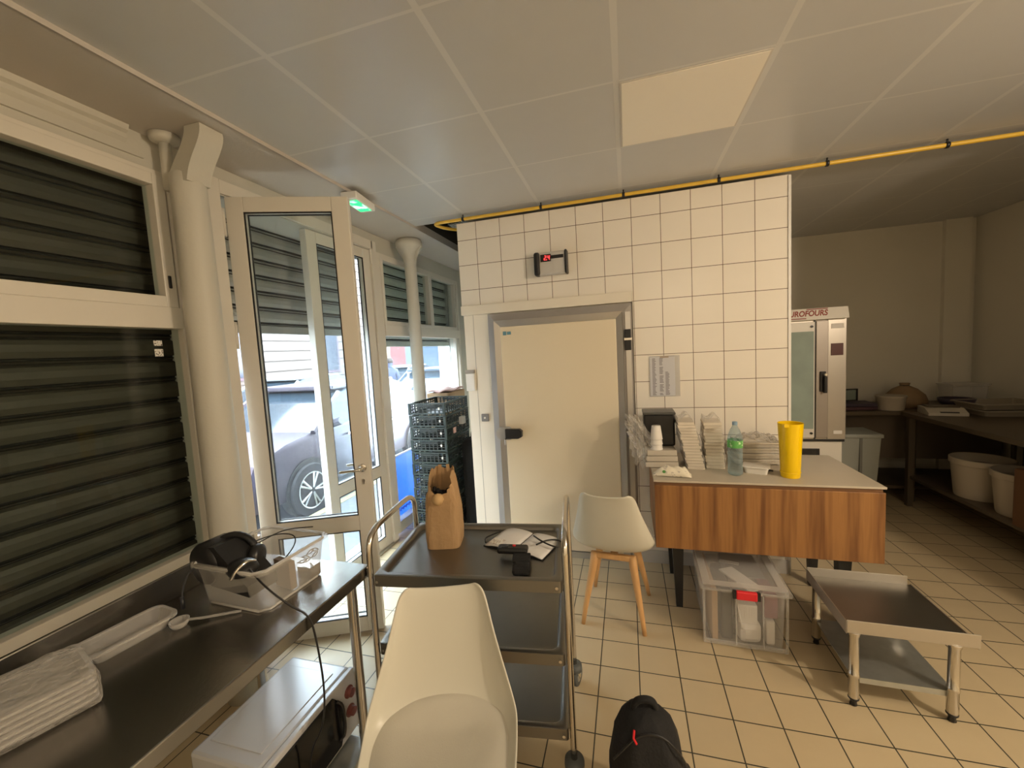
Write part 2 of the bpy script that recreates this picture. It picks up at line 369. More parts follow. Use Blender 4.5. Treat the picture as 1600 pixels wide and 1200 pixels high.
b = MB(); b.box(-2.42, 3.6, -2.72, -2.6, 0, 2.84); struct('wall_front', b, M_wall, 'plain wall behind the viewer')
b = MB(); b.box(-0.94, 1.063, 3.168, 3.180, 0.0, 0.0); b.bm.clear()
b.box(0.055, 1.063, 3.170, 3.18, 0.0, 0.10); struct('baseboard_back', b, pmat('plinth_tile', (0.52, 0.50, 0.46), 0.3, noise=0.04), 'grey tile skirting under the tiled wall')
# duct void seen over the passage
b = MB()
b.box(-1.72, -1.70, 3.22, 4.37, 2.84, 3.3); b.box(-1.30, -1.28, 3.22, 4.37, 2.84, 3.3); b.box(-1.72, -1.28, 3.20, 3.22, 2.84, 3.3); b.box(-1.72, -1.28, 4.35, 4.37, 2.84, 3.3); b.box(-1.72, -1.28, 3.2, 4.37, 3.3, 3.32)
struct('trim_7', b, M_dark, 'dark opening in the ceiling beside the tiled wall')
b = MB()
for i in range(9): b.box(-1.45, -1.30, 3.34 + i * 0.035, 3.352 + i * 0.035, 2.80, 2.806)
for i in range(5): b.box(-1.45 + i * 0.035, -1.443 + i * 0.035, 3.34, 3.64, 2.803, 2.809)
one('duct_grille', b, M_galv, 'small metal grille in the dark ceiling opening by the pipe bend', 'grille')

# ------------------------------------------------------------------ windows
def frame_rect(b, x0, x1, y0, y1, z0, z1, w, bot=None, top=None):
    bot = bot or w; top = top or w
    b.box(x0, x1, y0, y0 + w, z0, z1, 0.003); b.box(x0, x1, y1 - w, y1, z0, z1, 0.003)
    b.box(x0, x1, y0 + w, y1 - w, z0, z0 + bot, 0.003); b.box(x0, x1, y0 + w, y1 - w, z1 - top, z1, 0.003)
def window(name, y0, y1, z0, z1, zm0, zm1, w, panes, label, bot=None):
    t = thing(name, label, 'window', (FX, y0, 0), kind='structure')
    b = MB(); o = -Vector((FX, y0, 0))
    frame_rect(b, -0.07, 0.012, 0, y1 - y0, z0, z1, w, bot=bot)
    b.box(-0.07, 0.022, w, y1 - y0 - w, zm0, zm1, 0.003)
    b.build('window_frame', M_alu, t)
    return t
# window_1: closed-shutter window on the left
w1 = window('window_1', -1.6, 1.56, 0.70, 2.62, 1.885, 1.985, 0.06, None, 'large shop window on the left with the dark shutter closed behind it', bot=0.09)
b = MB(); frame_rect(b, -0.055, 0.018, 0.06, 3.09, 1.985, 2.60, 0.052); b.build('upper_sash', M_alu, w1)
b = MB(); b.box(-0.03, -0.024, 0.06, 3.10, 0.78, 1.89); b.build('pane', M_glassd, w1)
b = MB(); b.box(-0.03, -0.024, 0.10, 3.05, 2.03, 2.56); b.build('pane', M_glassd, w1)
b = MB(); b.box(0.0, 0.022, 3.055, 3.07, 2.075, 2.135, 0.004); b.build('latch', M_black, w1)
b = MB(); b.box(-0.024, -0.021, 2.985, 3.02, 1.805, 1.83); b.box(-0.024, -0.021, 2.985, 3.02, 1.755, 1.79); b.build('sticker', printmat('sticker_print', (0.8, 0.77, 0.7), (0.15, 0.12, 0.1), (1, 160, 160), 0.56), w1)
# window_2: right of the door
w2 = window('window_2', 3.20, 4.98, 0.05, 2.62, 1.885, 1.985, 0.05, None, 'shop window beyond the door with its shutter half raised', bot=0.10)
for (ya, yb) in ((0.05, 1.00), (1.0, 1.69)):
    b = MB(); frame_rect(b, -0.055, 0.018, ya, yb, 1.985, 2.60, 0.038); b.build('upper_sash', M_alu, w2)
b = MB(); b.box(-0.03, -0.024, 0.05, 1.69, 0.14, 1.89); b.build('pane', M_glass, w2)
b = MB(); b.box(-0.03, -0.024, 0.08, 1.66, 2.02, 2.565); b.build('pane', M_glassd, w2)
b = MB(); b.box(-0.07, 0.012, 1.62, 1.66, 0.14, 1.89); b.build('mullion', M_alu, w2)

def shutter(y0, y1, z0, z1, x, mat, label, pitch=0.107):
    b = MB(); prof = []
    z = z1
    while z > z0 + 0.02:
        prof += [(x - 0.014, z), (x + 0.006, z - 0.010), (x + 0.012, z - pitch * 0.25), (x + 0.012, z - pitch * 0.50), (x + 0.004, z - pitch * 0.72), (x - 0.012, z - pitch * 0.76), (x - 0.010, z - pitch * 0.84), (x + 0.000, z - pitch * 0.87), (x - 0.010, z - pitch * 0.92)]
        z -= pitch
    prof.append((x - 0.002, z))
    A = [b.bm.verts.new((q[0], y0, q[1])) for q in prof]; B = [b.bm.verts.new((q[0], y1, q[1])) for q in prof]
    for i in range(len(prof) - 1):
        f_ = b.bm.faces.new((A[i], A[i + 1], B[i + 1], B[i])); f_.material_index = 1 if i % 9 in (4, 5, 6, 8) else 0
    t = thing('roller_shutter', label, 'roller shutter', (0, 0, 0))
    b.build('slats', [mat, M_groove_shade], t, solid=0.006, solid_off=0)
    b = MB(); b.box(x - 0.012, x + 0.012, y0, y1, z - 0.05, z + 0.004, 0.004); b.build('bottom_bar', mat, t)
    for yy in (y0, y1):
        b = MB(); b.box(x - 0.03, x + 0.03, yy - 0.025, yy + 0.025, 0.0, 2.72, 0.003); b.build('guide_rail', M_galv, t)
    return t
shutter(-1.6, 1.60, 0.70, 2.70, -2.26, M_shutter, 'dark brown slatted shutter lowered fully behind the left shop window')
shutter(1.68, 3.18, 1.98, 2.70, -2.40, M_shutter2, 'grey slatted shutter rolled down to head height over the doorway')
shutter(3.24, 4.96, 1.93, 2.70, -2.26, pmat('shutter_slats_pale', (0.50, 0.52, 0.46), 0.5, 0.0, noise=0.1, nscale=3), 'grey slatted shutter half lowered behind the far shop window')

# ------------------------------------------------------------------ entrance door
d1 = thing('door_1', 'glazed double street door, one leaf standing open into the room', 'door', (FX, 1.70, 0), kind='structure')
b = MB()
b.box(-0.08, 0.015, 0.0, 0.075, 0, 2.70, 0.003); b.box(-0.08, 0.015, 1.43, 1.50, 0, 2.70, 0.003); b.box(-0.08, 0.015, 0.075, 1.45, 2.625, 2.70, 0.003)
b.box(-0.07, 0.010, 0.03, 0.045, 0, 2.66); b.build('door_frame', M_alu, d1)
b = MB(); b.box(-0.10, 0.02, 0.0, 1.50, 0.0, 0.012); b.build('threshold', M_galv, d1)
def leaf(name, p0, ang, w, flip, hinges, handle):
    """p0 hinge point relative to door_1, local x along the leaf"""
    e = bpy.data.objects.new(name, None); COL.objects.link(e); e.parent = d1; e.location = p0; e.rotation_euler = (0, 0, ang); e.empty_display_size = 0.05
    sw, t = 0.092, 0.028
    b = MB()
    zs = (0.012, 0.105, 0.655, 0.750, 2.535, 2.618)
    b.box(0, sw, -t, t, zs[0], zs[5], 0.004); b.box(w - sw, w, -t, t, zs[0], zs[5], 0.004)
    for a, c in ((zs[0], zs[1]), (zs[2], zs[3]), (zs[4], zs[5])): b.box(sw, w - sw, -t, t, a, c, 0.004)
    fr = b
    fr.build('leaf_frame', M_alu, e)
    b = MB()
    for a, c in ((zs[1], zs[2]), (zs[3], zs[4])):
        for s_ in (-1, 1):
            y = s_ * 0.022
            b.box(sw - 0.001, sw + 0.006, y - 0.004, y + 0.004, a, c); b.box(w - sw - 0.006, w - sw + 0.001, y - 0.004, y + 0.004, a, c)
            b.box(sw, w - sw, y - 0.004, y + 0.004, a - 0.001, a + 0.006); b.box(sw, w - sw, y - 0.004, y + 0.004, c - 0.006, c + 0.001)
    b.build('gasket', M_black, e)
    for a, c in ((zs[1], zs[2]), (zs[3], zs[4])):
        b = MB(); b.box(sw, w - sw, -0.004, 0.004, a, c); b.build('pane', M_glass, e)
    for z in hinges:
        b = MB(); b.lathe([(0.011, z - 0.075), (0.011, z - 0.002), (0.0095, z), (0.011, z + 0.002), (0.011, z + 0.075)], 12, loc=(-0.012, flip * (t + 0.004), 0)); b.build('hinge', M_alu, e, smooth=True)
    if handle:
        for s_ in (-1, 1):
            b = MB(); b.lathe([(0.024, 0), (0.024, 0.008), (0.02, 0.010)], 20, loc=(w - 0.045, s_ * t, 1.04), axis='Y') if s_ > 0 else b.lathe([(0.024, 0), (0.024, -0.008), (0.02, -0.010)], 20, loc=(w - 0.045, s_ * t, 1.04), axis='Y')
            b.tube([(w - 0.045, s_ * t, 1.04), (w - 0.045, s_ * (t + 0.045), 1.04), (w - 0.07, s_ * (t + 0.055), 1.04), (w - 0.165, s_ * (t + 0.05), 1.035)], 0.0085, 10, smooth=2)
            b.build('lever_handle', M_chrome, e, smooth=True)
            b = MB(); b.lathe([(0.010, 0), (0.010, s_ * 0.004)], 16, loc=(w - 0.045, s_ * t, 0.962), axis='Y'); b.box(w - 0.052, w - 0.038, min(s_ * t, s_ * (t + 0.004)), max(s_ * t, s_ * (t + 0.004)), 0.94, 0.965); b.build('keyhole', M_brushed, e)
    return e
ang = math.atan2(0.259, 0.59)
leaf('door_leaf', (-2.112 - FX, 1.832 - 1.70, 0), ang, 0.650, -1, (2.48, 1.86, 0.62), True)
e2 = leaf('door_leaf', (-0.03, 1.425, 0), R(-92), 0.70, 1, (2.58, 1.82, 0.81), False)

# ------------------------------------------------------------------ columns
def column(x, y, r, zt, label, near):
    t = thing('cast_iron_column', label, 'column', (x, y, 0))
    if near:
        b = MB(); b.lathe([(r * 1.12, 0.0), (r * 1.08, 0.5), (r * 1.0, 1.6), (r * 0.93, 2.52), (r * 0.90, 2.58), (r * 0.6, 2.60)], 36); b.build('shaft', M_paint, t, smooth=True)
        b = MB(); outer = []; inner = []
        for k in range(13):
            q = k / 12; sm = q * q * (3 - 2 * q); z = 2.54 + 0.226 * q
            outer.append((0.066 + 0.025 * math.sin(q * 2.6) + 0.095 * sm ** 1.5, z)); inner.append((-0.045 + 0.13 * sm, z))
        b.prism(outer + inner[::-1], -0.055, 0.055); b.build('bracket', M_paint, t, autos=50)
        b = MB(); b.tube([(-0.075, -0.03, 2.52), (-0.075, -0.03, 2.74)], 0.024, 14); b.lathe([(0.028, 2.728), (0.055, 2.74), (0.06, 2.766)], 20, loc=(-0.075, -0.03, 0)); b.build('side_pipe', M_paint, t, smooth=True)
    else:
        b = MB(); b.lathe([(r * 1.05, 0.0), (r, 1.4), (r * 0.95, 2.55), (r * 1.0, 2.60), (r * 1.3, 2.66), (r * 2.1, 2.70), (r * 2.15, 2.735), (r * 1.9, 2.765)], 32); b.build('shaft', M_paint, t, smooth=True)
        b = MB()
        for s_ in (-1, 1):
            b.prism([(s_ * r * 0.8, 2.50), (s_ * r * 1.15, 2.60), (s_ * r * 2.2, 2.70), (s_ * r * 0.8, 2.70)], -0.012, 0.012)
        b.build('bracket', M_paint, t)
    return t
column(-1.949, 1.502, 0.077, 2.765, 'thick cream column with side bracket between closed window and open door', True)
column(-1.925, 3.5, 0.058, 2.765, 'slim cream column in front of the far shop window', False)

# ------------------------------------------------------------------ ceiling things
t = thing('ceiling_light_panel', 'pale square light panel switched off in the ceiling grid', 'ceiling light', (0.2916, 2.1675, 2.787))
b = MB(); frame_rect(b, -0.29, 0.29, -0.288, 0.288, -0.006, 0.0, 0.01); b.bm.clear(); b.box(-0.287, 0.287, -0.290, 0.290, -0.004, 0.0, 0.001); b.build('frame', pmat('lamp_frame', (0.62, 0.58, 0.52), 0.4), t)
b = MB(); b.box(-0.278, 0.278, -0.281, 0.281, -0.006, -0.0035); b.build('diffuser', pmat('lamp_diffuser', (0.92, 0.86, 0.74), 0.5), t)
t = thing('pendant_lamp', 'round pendant lamp hanging from the ceiling right of the view', 'lamp', (2.75, 0.62, 2.36))
b = MB(); b.tube([(0, 0, 0.15), (0, 0, 0.427)], 0.006, 8); b.lathe([(0.03, 0.13), (0.03, 0.17), (0.01, 0.19)], 16); b.build('hanging_rod', M_black, t)
t = thing('exit_sign', 'small green-lit emergency exit box on the ceiling edge', 'exit sign', (-1.70, 2.45, 2.762), R(8))
b = MB(); b.box(-0.055, 0.055, -0.13, 0.13, -0.048, 0.0, 0.006); b.build('housing', M_white, t)
def exitmat():
    mt = bpy.data.materials.new('exit_green'); mt.use_nodes = True; nt = mt.node_tree; b = nt.nodes['Principled BSDF']
    tc = nt.nodes.new('ShaderNodeTexCoord'); n = nt.nodes.new('ShaderNodeTexNoise'); n.inputs['Scale'].default_value = 16; nt.links.new(tc.outputs['Object'], n.inputs['Vector'])
    cr = nt.nodes.new('ShaderNodeValToRGB'); cr.color_ramp.elements[0].position = 0.45; cr.color_ramp.elements[0].color = (0.02, 0.55, 0.16, 1); cr.color_ramp.elements[1].position = 0.62; cr.color_ramp.elements[1].color = (0.45, 0.95, 0.60, 1)
    nt.links.new(n.outputs['Fac'], cr.inputs[0]); nt.links.new(cr.outputs[0], b.inputs['Emission Color']); nt.links.new(cr.outputs[0], b.inputs['Base Color']); b.inputs['Emission Strength'].default_value = 0.9
    return mt
b = MB(); b.box(-0.04, 0.04, -0.10, 0.10, -0.052, -0.047, 0.001); b.build('green_window', exitmat(), t)

t = thing('gas_pipe', 'long yellow gas pipe clipped along the top of the tiled wall', 'pipe', (0, 3.12, 2.752))
b = MB(); b.tube([(3.49, 0, 0), (-1.30, 0, 0), (-1.44, 0, 0), (-1.475, 0.02, 0), (-1.48, 0.06, -0.0), (-1.44, 0.16, -0.002), (-1.33, 0.36, 0.02)], 0.0125, 12, smooth=2); b.build('tube', M_yellow, t, smooth=True)
for x in (-1.22, -0.588, 0.012, 0.63, 1.25, 1.853, 2.45, 3.05):
    b = MB(); b.lathe([(0.0165, -0.009), (0.0185, -0.007), (0.0185, 0.007), (0.0165, 0.009)], 16, loc=(x, 0, 0), axis='X'); b.tube([(x, 0, 0.014), (x, 0, 0.034)], 0.005, 8); b.build('pipe_clip', M_black, t, smooth=True)

# ------------------------------------------------------------------ cold room door
d2 = thing('door_2', 'cream cold room door with grey metal surround and lever latch', 'door', (-0.52, 3.205, 0), kind='structure')
b = MB()
def miter_frame(b, x0, x1, z1, w, y0, y1, yb):
    # profile pieces: left, right, top with a sloped inner face
    for s_, xa, xb in ((1, x0, x0 + w), (-1, x1 - w, x1)):
        o_, i_ = (xa, xb) if s_ > 0 else (xb, xa)
        v = [b.bm.verts.new(c) for c in ((o_, y0, 0), (o_, y1, 0), (i_, yb, 0), (i_, y0, 0), (o_, y0, z1), (o_, y1, z1), (i_, yb, z1 - w), (i_, y0, z1 - w))]
        for f in ((0, 1, 5, 4), (1, 2, 6, 5), (2, 3, 7, 6), (0, 3, 2, 1), (0, 4, 7, 3)): b.bm.faces.new([v[k] for k in f])
    v = [b.bm.verts.new(c) for c in ((x0, y0, z1), (x0, y1, z1), (x0 + w, yb, z1 - w), (x0 + w, y0, z1 - w), (x1, y0, z1), (x1, y1, z1), (x1 - w, yb, z1 - w), (x1 - w, y0, z1 - w))]
    for f in ((0, 1, 5, 4), (1, 2, 6, 5), (2, 3, 7, 6), (0, 4, 7, 3)): b.bm.faces.new([v[k] for k in f])
miter_frame(b, -0.575, 0.572, 1.985 + 0.1, 0.062, 0.0, -0.012, -0.03)
b.bm.clear(); miter_frame(b, -0.568, 0.570, 1.995, 0.07, 0.0, -0.014, -0.026); b.build('outer_frame', pmat('grey_frame', (0.36, 0.34, 0.32), 0.45, 0.2), d2)
b = MB(); miter_frame(b, -0.50, 0.50, 2.03, 0.05, -0.015, -0.062, -0.048)
b.bm.clear(); miter_frame(b, -0.505, 0.497, 1.935, 0.055, -0.01, -0.062, -0.05); b.build('inner_frame', M_brushed, d2)
b = MB(); b.box(-0.455, 0.448, -0.056, -0.012, 0.055, 1.882, 0.004); b.build('door_leaf', M_doorcream, d2)
b = MB(); b.box(-0.505, 0.50, -0.060, 0.0, 0.0, 0.05); b.build('kick_sill', M_brushed, d2)
b = MB(); b.box(-0.432, -0.404, -0.058, -0.0555, 1.815, 1.845); b.box(-0.398, -0.366, -0.058, -0.0555, 1.818, 1.842); b.build('door_sticker', pmat('sticker_blue', (0.12, 0.28, 0.34), 0.4), d2)
b = MB(); b.box(-0.505, -0.40, -0.090, -0.056, 0.965, 1.075, 0.022); b.lathe([(0.052, -0.095), (0.05, -0.06), (0.05, 0.0)], 24, loc=(-0.475, -0.0, 1.02), axis='Y'); b.build('latch_body', pmat('latch_grey', (0.40, 0.39, 0.37), 0.35), d2)
b = MB(); b.prism([(-0.44, 0.985), (-0.335, 0.985), (-0.305, 1.00), (-0.302, 1.045), (-0.325, 1.062), (-0.44, 1.062)], -0.125, -0.085); b.build('lever', M_black, d2)
b = MB(); b.lathe([(0.004, -0.106), (0.009, -0.10)], 10, loc=(-0.45, 0, 0.975), axis='Y'); b.tube([(-0.452, -0.10, 0.975), (-0.452, -0.105, 0.93)], 0.003, 6); b.build('key', M_chrome, d2)
for z0, z1 in ((1.735, 1.80), (1.645, 1.72)):
    b = MB(); b.box(0.508, 0.555, -0.055, -0.01, z0, z1, 0.004); b.build('hinge', M_black, d2)
b = MB(); b.box(0.505, 0.56, -0.052, -0.01, 1.718, 1.738); b.build('hinge_pin', M_chrome, d2)
b = MB(); b.box(0.515, 0.552, -0.035, -0.01, 0.0, 1.93); b.build('hinge_post', M_brushed, d2)

# temperature controller
t = thing('temperature_controller', 'grey and black temperature display reading 2.4 above the cold room door', 'controller', (-0.535, 3.178, 2.335), 0)
b = MB(); b.box(-0.115, 0.115, -0.062, 0, -0.085, 0.085, 0.012); b.build('housing', pmat('controller_grey', (0.60, 0.58, 0.54), 0.35, 0.2), t)
b = MB(); b.box(-0.128, -0.082, -0.078, 0, -0.088, 0.088, 0.016); b.build('end_cap', M_black, t)
b = MB(); b.box(0.108, 0.128, -0.074, 0, -0.088, 0.088, 0.008); b.build('end_cap', M_black, t)
b = MB(); b.box(-0.075, 0.005, -0.067, -0.055, 0.012, 0.066, 0.002); b.box(0.005, 0.10, -0.065, -0.055, 0.03, 0.055, 0.002); b.build('display_window', M_black, t)
M_led = pmat('red_led', (0.8, 0.02, 0.02), 0.5, emit=(1.0, 0.03, 0.03), estr=2.6)
b = MB()
def seg7(b, x, z, w, h, segs, t=0.004, sl=0.12):
    P = {'a': (0, h, w, h), 'g': (0, h / 2, w, h / 2), 'd': (0, 0, w, 0), 'f': (0, h / 2, 0, h), 'b': (w, h / 2, w, h), 'e': (0, 0, 0, h / 2), 'c': (w, 0, w, h / 2)}
    for s_ in segs:
        x0, z0, x1, z1 = P[s_]; x0 += sl * z0; x1 += sl * z1
        b.tube([(x + x0, -0.068, z + z0), (x + x1, -0.068, z + z1)], t / 2, 4)
seg7(b, -0.046, 0.024, 0.013, 0.03, 'abged'); seg7(b, -0.020, 0.024, 0.013, 0.03, 'fgbc'); b.box(-0.029, -0.025, -0.069, -0.066, 0.022, 0.027)
b.build('display_digits', M_led, t)

t = thing('wall_sensor', 'small white sensor box with a grey cap on the cold room panel edge', 'sensor', (-1.272, 3.205, 1.455))
b = MB(); b.box(-0.038, 0.038, -0.026, 0, -0.085, 0.062, 0.004); b.build('body', M_white, t)
b = MB(); b.box(-0.040, 0.040, -0.028, 0, 0.064, 0.092, 0.003); b.build('cap', pmat('sensor_grey', (0.33, 0.30, 0.26), 0.5), t)
t = thing('wall_button', 'grey square push button on the cold room panel beside the door', 'switch', (-1.163, 3.205, 1.14))
b = MB(); b.box(-0.032, 0.032, -0.02, 0, -0.032, 0.032, 0.005); b.build('plate', pmat('button_grey', (0.20, 0.19, 0.19), 0.4), t)
b = MB(); b.lathe([(0.008, -0.026), (0.008, -0.018)], 12, axis='Y'); b.build('button', M_white, t)
t = thing('printed_notice', 'white printed sheet in a plastic sleeve taped on the tiled wall', 'paper notice', (0.262, 3.174, 1.44))
b = MB(); b.box(-0.105, 0.105, -0.003, 0.001, -0.15, 0.15); b.build('plastic_sleeve', clearmat('sleeve', (0.8, 0.78, 0.74), 0.5, 0.3), t)
b = MB(); b.box(-0.100, 0.072, -0.0045, -0.003, -0.145, 0.142); b.build('sheet', pmat('notice_sheet', (0.60, 0.60, 0.62), 0.6), t)
for x_, first, gap in ((-0.085, 0, False), (-0.035, 0, True), (0.005, 11, False)):
    b = MB()
    for i in range(first, 30):
        z = 0.128 - i * 0.0092
        if not (gap and i % 7 == 6): b.box(x_, x_ + random.uniform(0.018, 0.03), -0.0052, -0.0045, z, z + 0.005)
    b.build('printed_column', pmat('print_ink', (0.22, 0.20, 0.22), 0.7), t)
b = MB(); b.box(-0.03, 0.03, -0.006, -0.003, 0.135, 0.148); b.build('tape', pmat('tape', (0.35, 0.28, 0.2), 0.5), t)

# ------------------------------------------------------------------ crates in the passage
cr = thing('folding_crate', 'black-green slatted folding crate at the bottom of the crate stack', 'crate', (-1.672, 3.385, 0), R(0), 'stacked folding crates')
W, D, Hc = 0.345, 0.52, 0.107
b = MB()
x0, x1, y0, y1 = -W / 2, W / 2, -D / 2, D / 2
zt = Hc - 0.004
for (a0, a1, c0, c1) in ((x0, x1, y0, y0 + 0.012), (x0, x1, y1 - 0.012, y1), (x0, x0 + 0.012, y0, y1), (x1 - 0.012, x1, y0, y1)):
    b.box(a0, a1, c0, c1, zt - 0.012, zt); b.box(a0, a1, c0, c1, 0.006, 0.018)
for sx in (x0, x1 - 0.02):
    for sy in (y0, y1 - 0.02): b.box(sx, sx + 0.02, sy, sy + 0.02, 0.0, zt)
b.build('rim_frame', pmat('crate_rim', (0.030, 0.050, 0.043), 0.4), cr)
b = MB()
n = 16
for i in range(n):
    xx = x0 + 0.02 + (W - 0.04) * i / n
    for yy in (y0 + 0.003, y1 - 0.009):
        if i % 2 == 0: b.box(xx, xx + 0.010, yy, yy + 0.006, 0.018, zt - 0.012)
for yy in (y0 + 0.004, y1 - 0.008):
    for z in (0.035, 0.055, 0.075): b.box(x0, x1, yy, yy + 0.004, z, z + 0.006)
    b.box(x0 + 0.09, x1 - 0.09, yy - 0.003, yy + 0.006, 0.068, 0.088)
for i in range(22):
    yy = y0 + 0.02 + (D - 0.04) * i / 22
    for xx in (x0 + 0.003, x1 - 0.009):
        if i % 2 == 0: b.box(xx, xx + 0.006, yy, yy + 0.010, 0.018, zt - 0.012)
for xx in (x0 + 0.004, x1 - 0.008):
    for z in (0.035, 0.06, 0.08): b.box(xx, xx + 0.004, y0, y1, z, z + 0.008)
b.build('slatted_sides', M_crate, cr)
b = MB(); b.box(x0 + 0.01, x1 - 0.01, y0 + 0.01, y1 - 0.01, 0.004, 0.010); b.build('base', M_crate, cr)
b = MB(); b.box(x1 - 0.06, x1 - 0.045, y0 - 0.002, y0 + 0.002, 0.045, 0.065); b.build('tag', M_white, cr)
words_ = ['second crate up from the floor', 'third crate up from the floor', 'fourth crate up from the floor', 'fifth crate up from the floor', 'sixth crate up from the floor', 'sixth crate down from the top', 'fifth crate down from the top', 'fourth crate down from the top', 'third crate down from the top', 'crate just under the topmost', 'topmost crate, open and empty']
for i, wd in enumerate(words_):
    c = copy_tree(cr); c.location = (-1.672 + random.uniform(-.004, .004), 3.385 + random.uniform(-.004, .004), Hc * (i + 1)); c['label'] = 'dark slatted folding crate beside the cold room, ' + wd
cr['label'] = 'dark slatted folding crate beside the cold room, lowest of its stack'
b = MB(); b.box(-0.03, 0.03, -0.0, 0.002, -0.03, 0.02)
o = one('pink_paper_scrap', b, pmat('pink_paper', (0.65, 0.42, 0.38), 0.7), 'small pink paper scrap stuck on the side of the crate stack', 'paper', xf=Matrix.Rotation(R(90), 4, 'Z')); o.location = (-1.492, 3.29, 1.02)
b = MB(); b.grid(lambda u, v: (-0.11 + 0.22 * u, -0.2 + 0.4 * v, 0.01 + 0.012 * math.sin(u * 9) * math.cos(v * 7)), 10, 12)
o = one('flattened_bag', b, pmat('pink_bag', (0.62, 0.40, 0.36), 0.6), 'pinkish folded bag lying behind the top crate at the window', 'bag', solid=0.012, solid_off=1, smooth=True); o.location = (-1.86, 3.95, 1.30)
b = MB(); b.box(-0.12, 0.12, -0.22, 0.22, 0, 1.30, 0.01)
o = one('cardboard_stack', b, M_card, 'tall cardboard carton standing behind the crates at the window', 'box'); o.location = (-1.86, 3.95, 0.0)
t = thing('dark_coat_bag', 'dark bag hanging in the gap between crates and cold room wall', 'bag', (-1.385, 3.50, 0))
b = MB(); b.box(-0.075, 0.075, -0.2, 0.2, 0.0, 0.92, 0.05); b.build('bag_body', M_blackm, t)
b = MB(); b.tube([(0, -0.1, 0.90), (0, -0.06, 1.0), (0, 0.06, 1.0), (0, 0.1, 0.90)], 0.012, 8, smooth=2); b.build('strap', M_blackm, t, smooth=True)
b = MB(); b.box(-1.499, -1.455, 3.40, 3.47, 1.045, 1.115, 0.008); one('white_socket_box', b, M_white, 'small white box clipped between the crates and cold room wall', 'box')

# blue panel at the lower glass
def bluemat():
    mt = bpy.data.materials.new('blue_panel'); mt.use_nodes = True; nt = mt.node_tree; b = nt.nodes['Principled BSDF']; b.inputs['Roughness'].default_value = 0.4
    b.inputs['Base Color'].default_value = (0.22, 0.45, 0.85, 1)
    tr = nt.nodes.new('ShaderNodeBsdfTranslucent'); tr.inputs[0].default_value = (0.16, 0.42, 0.90, 1)
    mx = nt.nodes.new('ShaderNodeMixShader'); mx.inputs[0].default_value = 0.55
    nt.links.new(b.outputs[0], mx.inputs[1]); nt.links.new(tr.outputs[0], mx.inputs[2]); nt.links.new(mx.outputs[0], nt.nodes['Material Output'].inputs[0])
    return mt
t = thing('blue_board', 'blue plastic board leaning inside the lower glass of the far window', 'board', (-2.20, 3.64, 0.0), 0)
b = MB(); b.box(-0.004, 0.004, -0.36, 0.36, 0.02, 0.72); b.build('sheet', bluemat(), t)
b = MB(); b.box(-0.006, 0.008, -0.36, 0.36, 0.72, 0.735); b.build('top_edge', M_white, t)
b = MB()
for i in range(5): b.tube([(0.006, -0.25 + i * 0.05, 0.17), (0.006, -0.235 + i * 0.05, 0.21), (0.006, -0.22 + i * 0.05, 0.175), (0.006, -0.205 + i * 0.05, 0.20)], 0.004, 6, smooth=1)
b.build('printed_lettering', pmat('blue_ink', (0.01, 0.03, 0.3), 0.5), t)

# ------------------------------------------------------------------ stainless worktable
WT = 0.87
t = thing('stainless_worktable', 'long stainless steel worktable under the closed shop window', 'work table', (-1.32, 0.20, 0))
yA, yB, xA, xB = -1.10, 1.140, -0.285, 0.302
b = MB(); b.box(xA, xB, yA, yB, WT - 0.045, WT, 0.004); b.build('tabletop', M_steel, t)
b = MB(); b.box(xA, xA + 0.014, yA, yB, WT, WT + 0.095, 0.004); b.build('upstand', M_steel, t)
b = MB(); b.box(xA + 0.03, xB - 0.02, yA + 0.04, yB - 0.05, 0.125, 0.155, 0.004); b.build('lower_shelf', M_galv, t)
for x in (xA + 0.05, xB - 0.04):
    for y in (yA + 0.06, yB - 0.07):
        b = MB(); b.lathe([(0.018, 0.0), (0.021, 0.005), (0.021, 0.05), (0.019, 0.06), (0.019, WT - 0.045)], 18, loc=(x, y, 0)); b.build('leg', M_chrome, t, smooth=False, autos=40)

# tray stack wrapped in film (front left)
t = thing('wrapped_tray_stack', 'stack of clear trays wrapped in film on the near end of the worktable', 'tray stack', (-1.435, 0.505, WT), R(-18))
for i in range(5):
    b = MB(); b.tray(-0.095 , 0.095, -0.15, 0.15, 0.004 + i * 0.015, 0.022 + i * 0.015, 0.002, 0.012, 0.006, 0.02); b.build('tray', M_milky, t, smooth=False)
b = MB()
b.box(-0.107, 0.107, -0.162, 0.162, 0.001, 0.088, 0.012); bmesh.ops.subdivide_edges(b.bm, edges=b.bm.edges[:], cuts=5, use_grid_fill=True)
for v in b.bm.verts:
    v.co.z += 0.004 * math.sin(40 * v.co.x + 55 * v.co.y) if v.co.z > 0.02 else 0; v.co.x *= 1 + 0.012 * math.sin(60 * v.co.z + 30 * v.co.y)
b.build('film_wrap', M_wrap, t, smooth=True)
t = thing('clear_lidded_tray', 'single clear plastic tray with sloping sides lying on the worktable', 'tray', (-1.49, 0.80, WT), R(-8))
b = MB(); b.tray(-0.055, 0.055, -0.105, 0.105, 0.0, 0.038, 0.002, 0.018, 0.006, 0.03); b.build('tray_body', M_milky, t)
t = thing('clear_ladle', 'small clear plastic scoop with long handle on the worktable', 'utensil', (-1.40, 0.885, WT), R(35))
b = MB(); b.lathe([(0.0, 0.002), (0.018, 0.004), (0.024, 0.014), (0.026, 0.024)], 16, cap=False); b.build('bowl', M_milky, t, smooth=True, solid=0.0015)
b = MB(); b.tube([(0.02, 0, 0.02), (0.06, 0, 0.014), (0.17, 0.0, 0.008)], 0.004, 8); b.build('handle', M_milky, t, smooth=True)

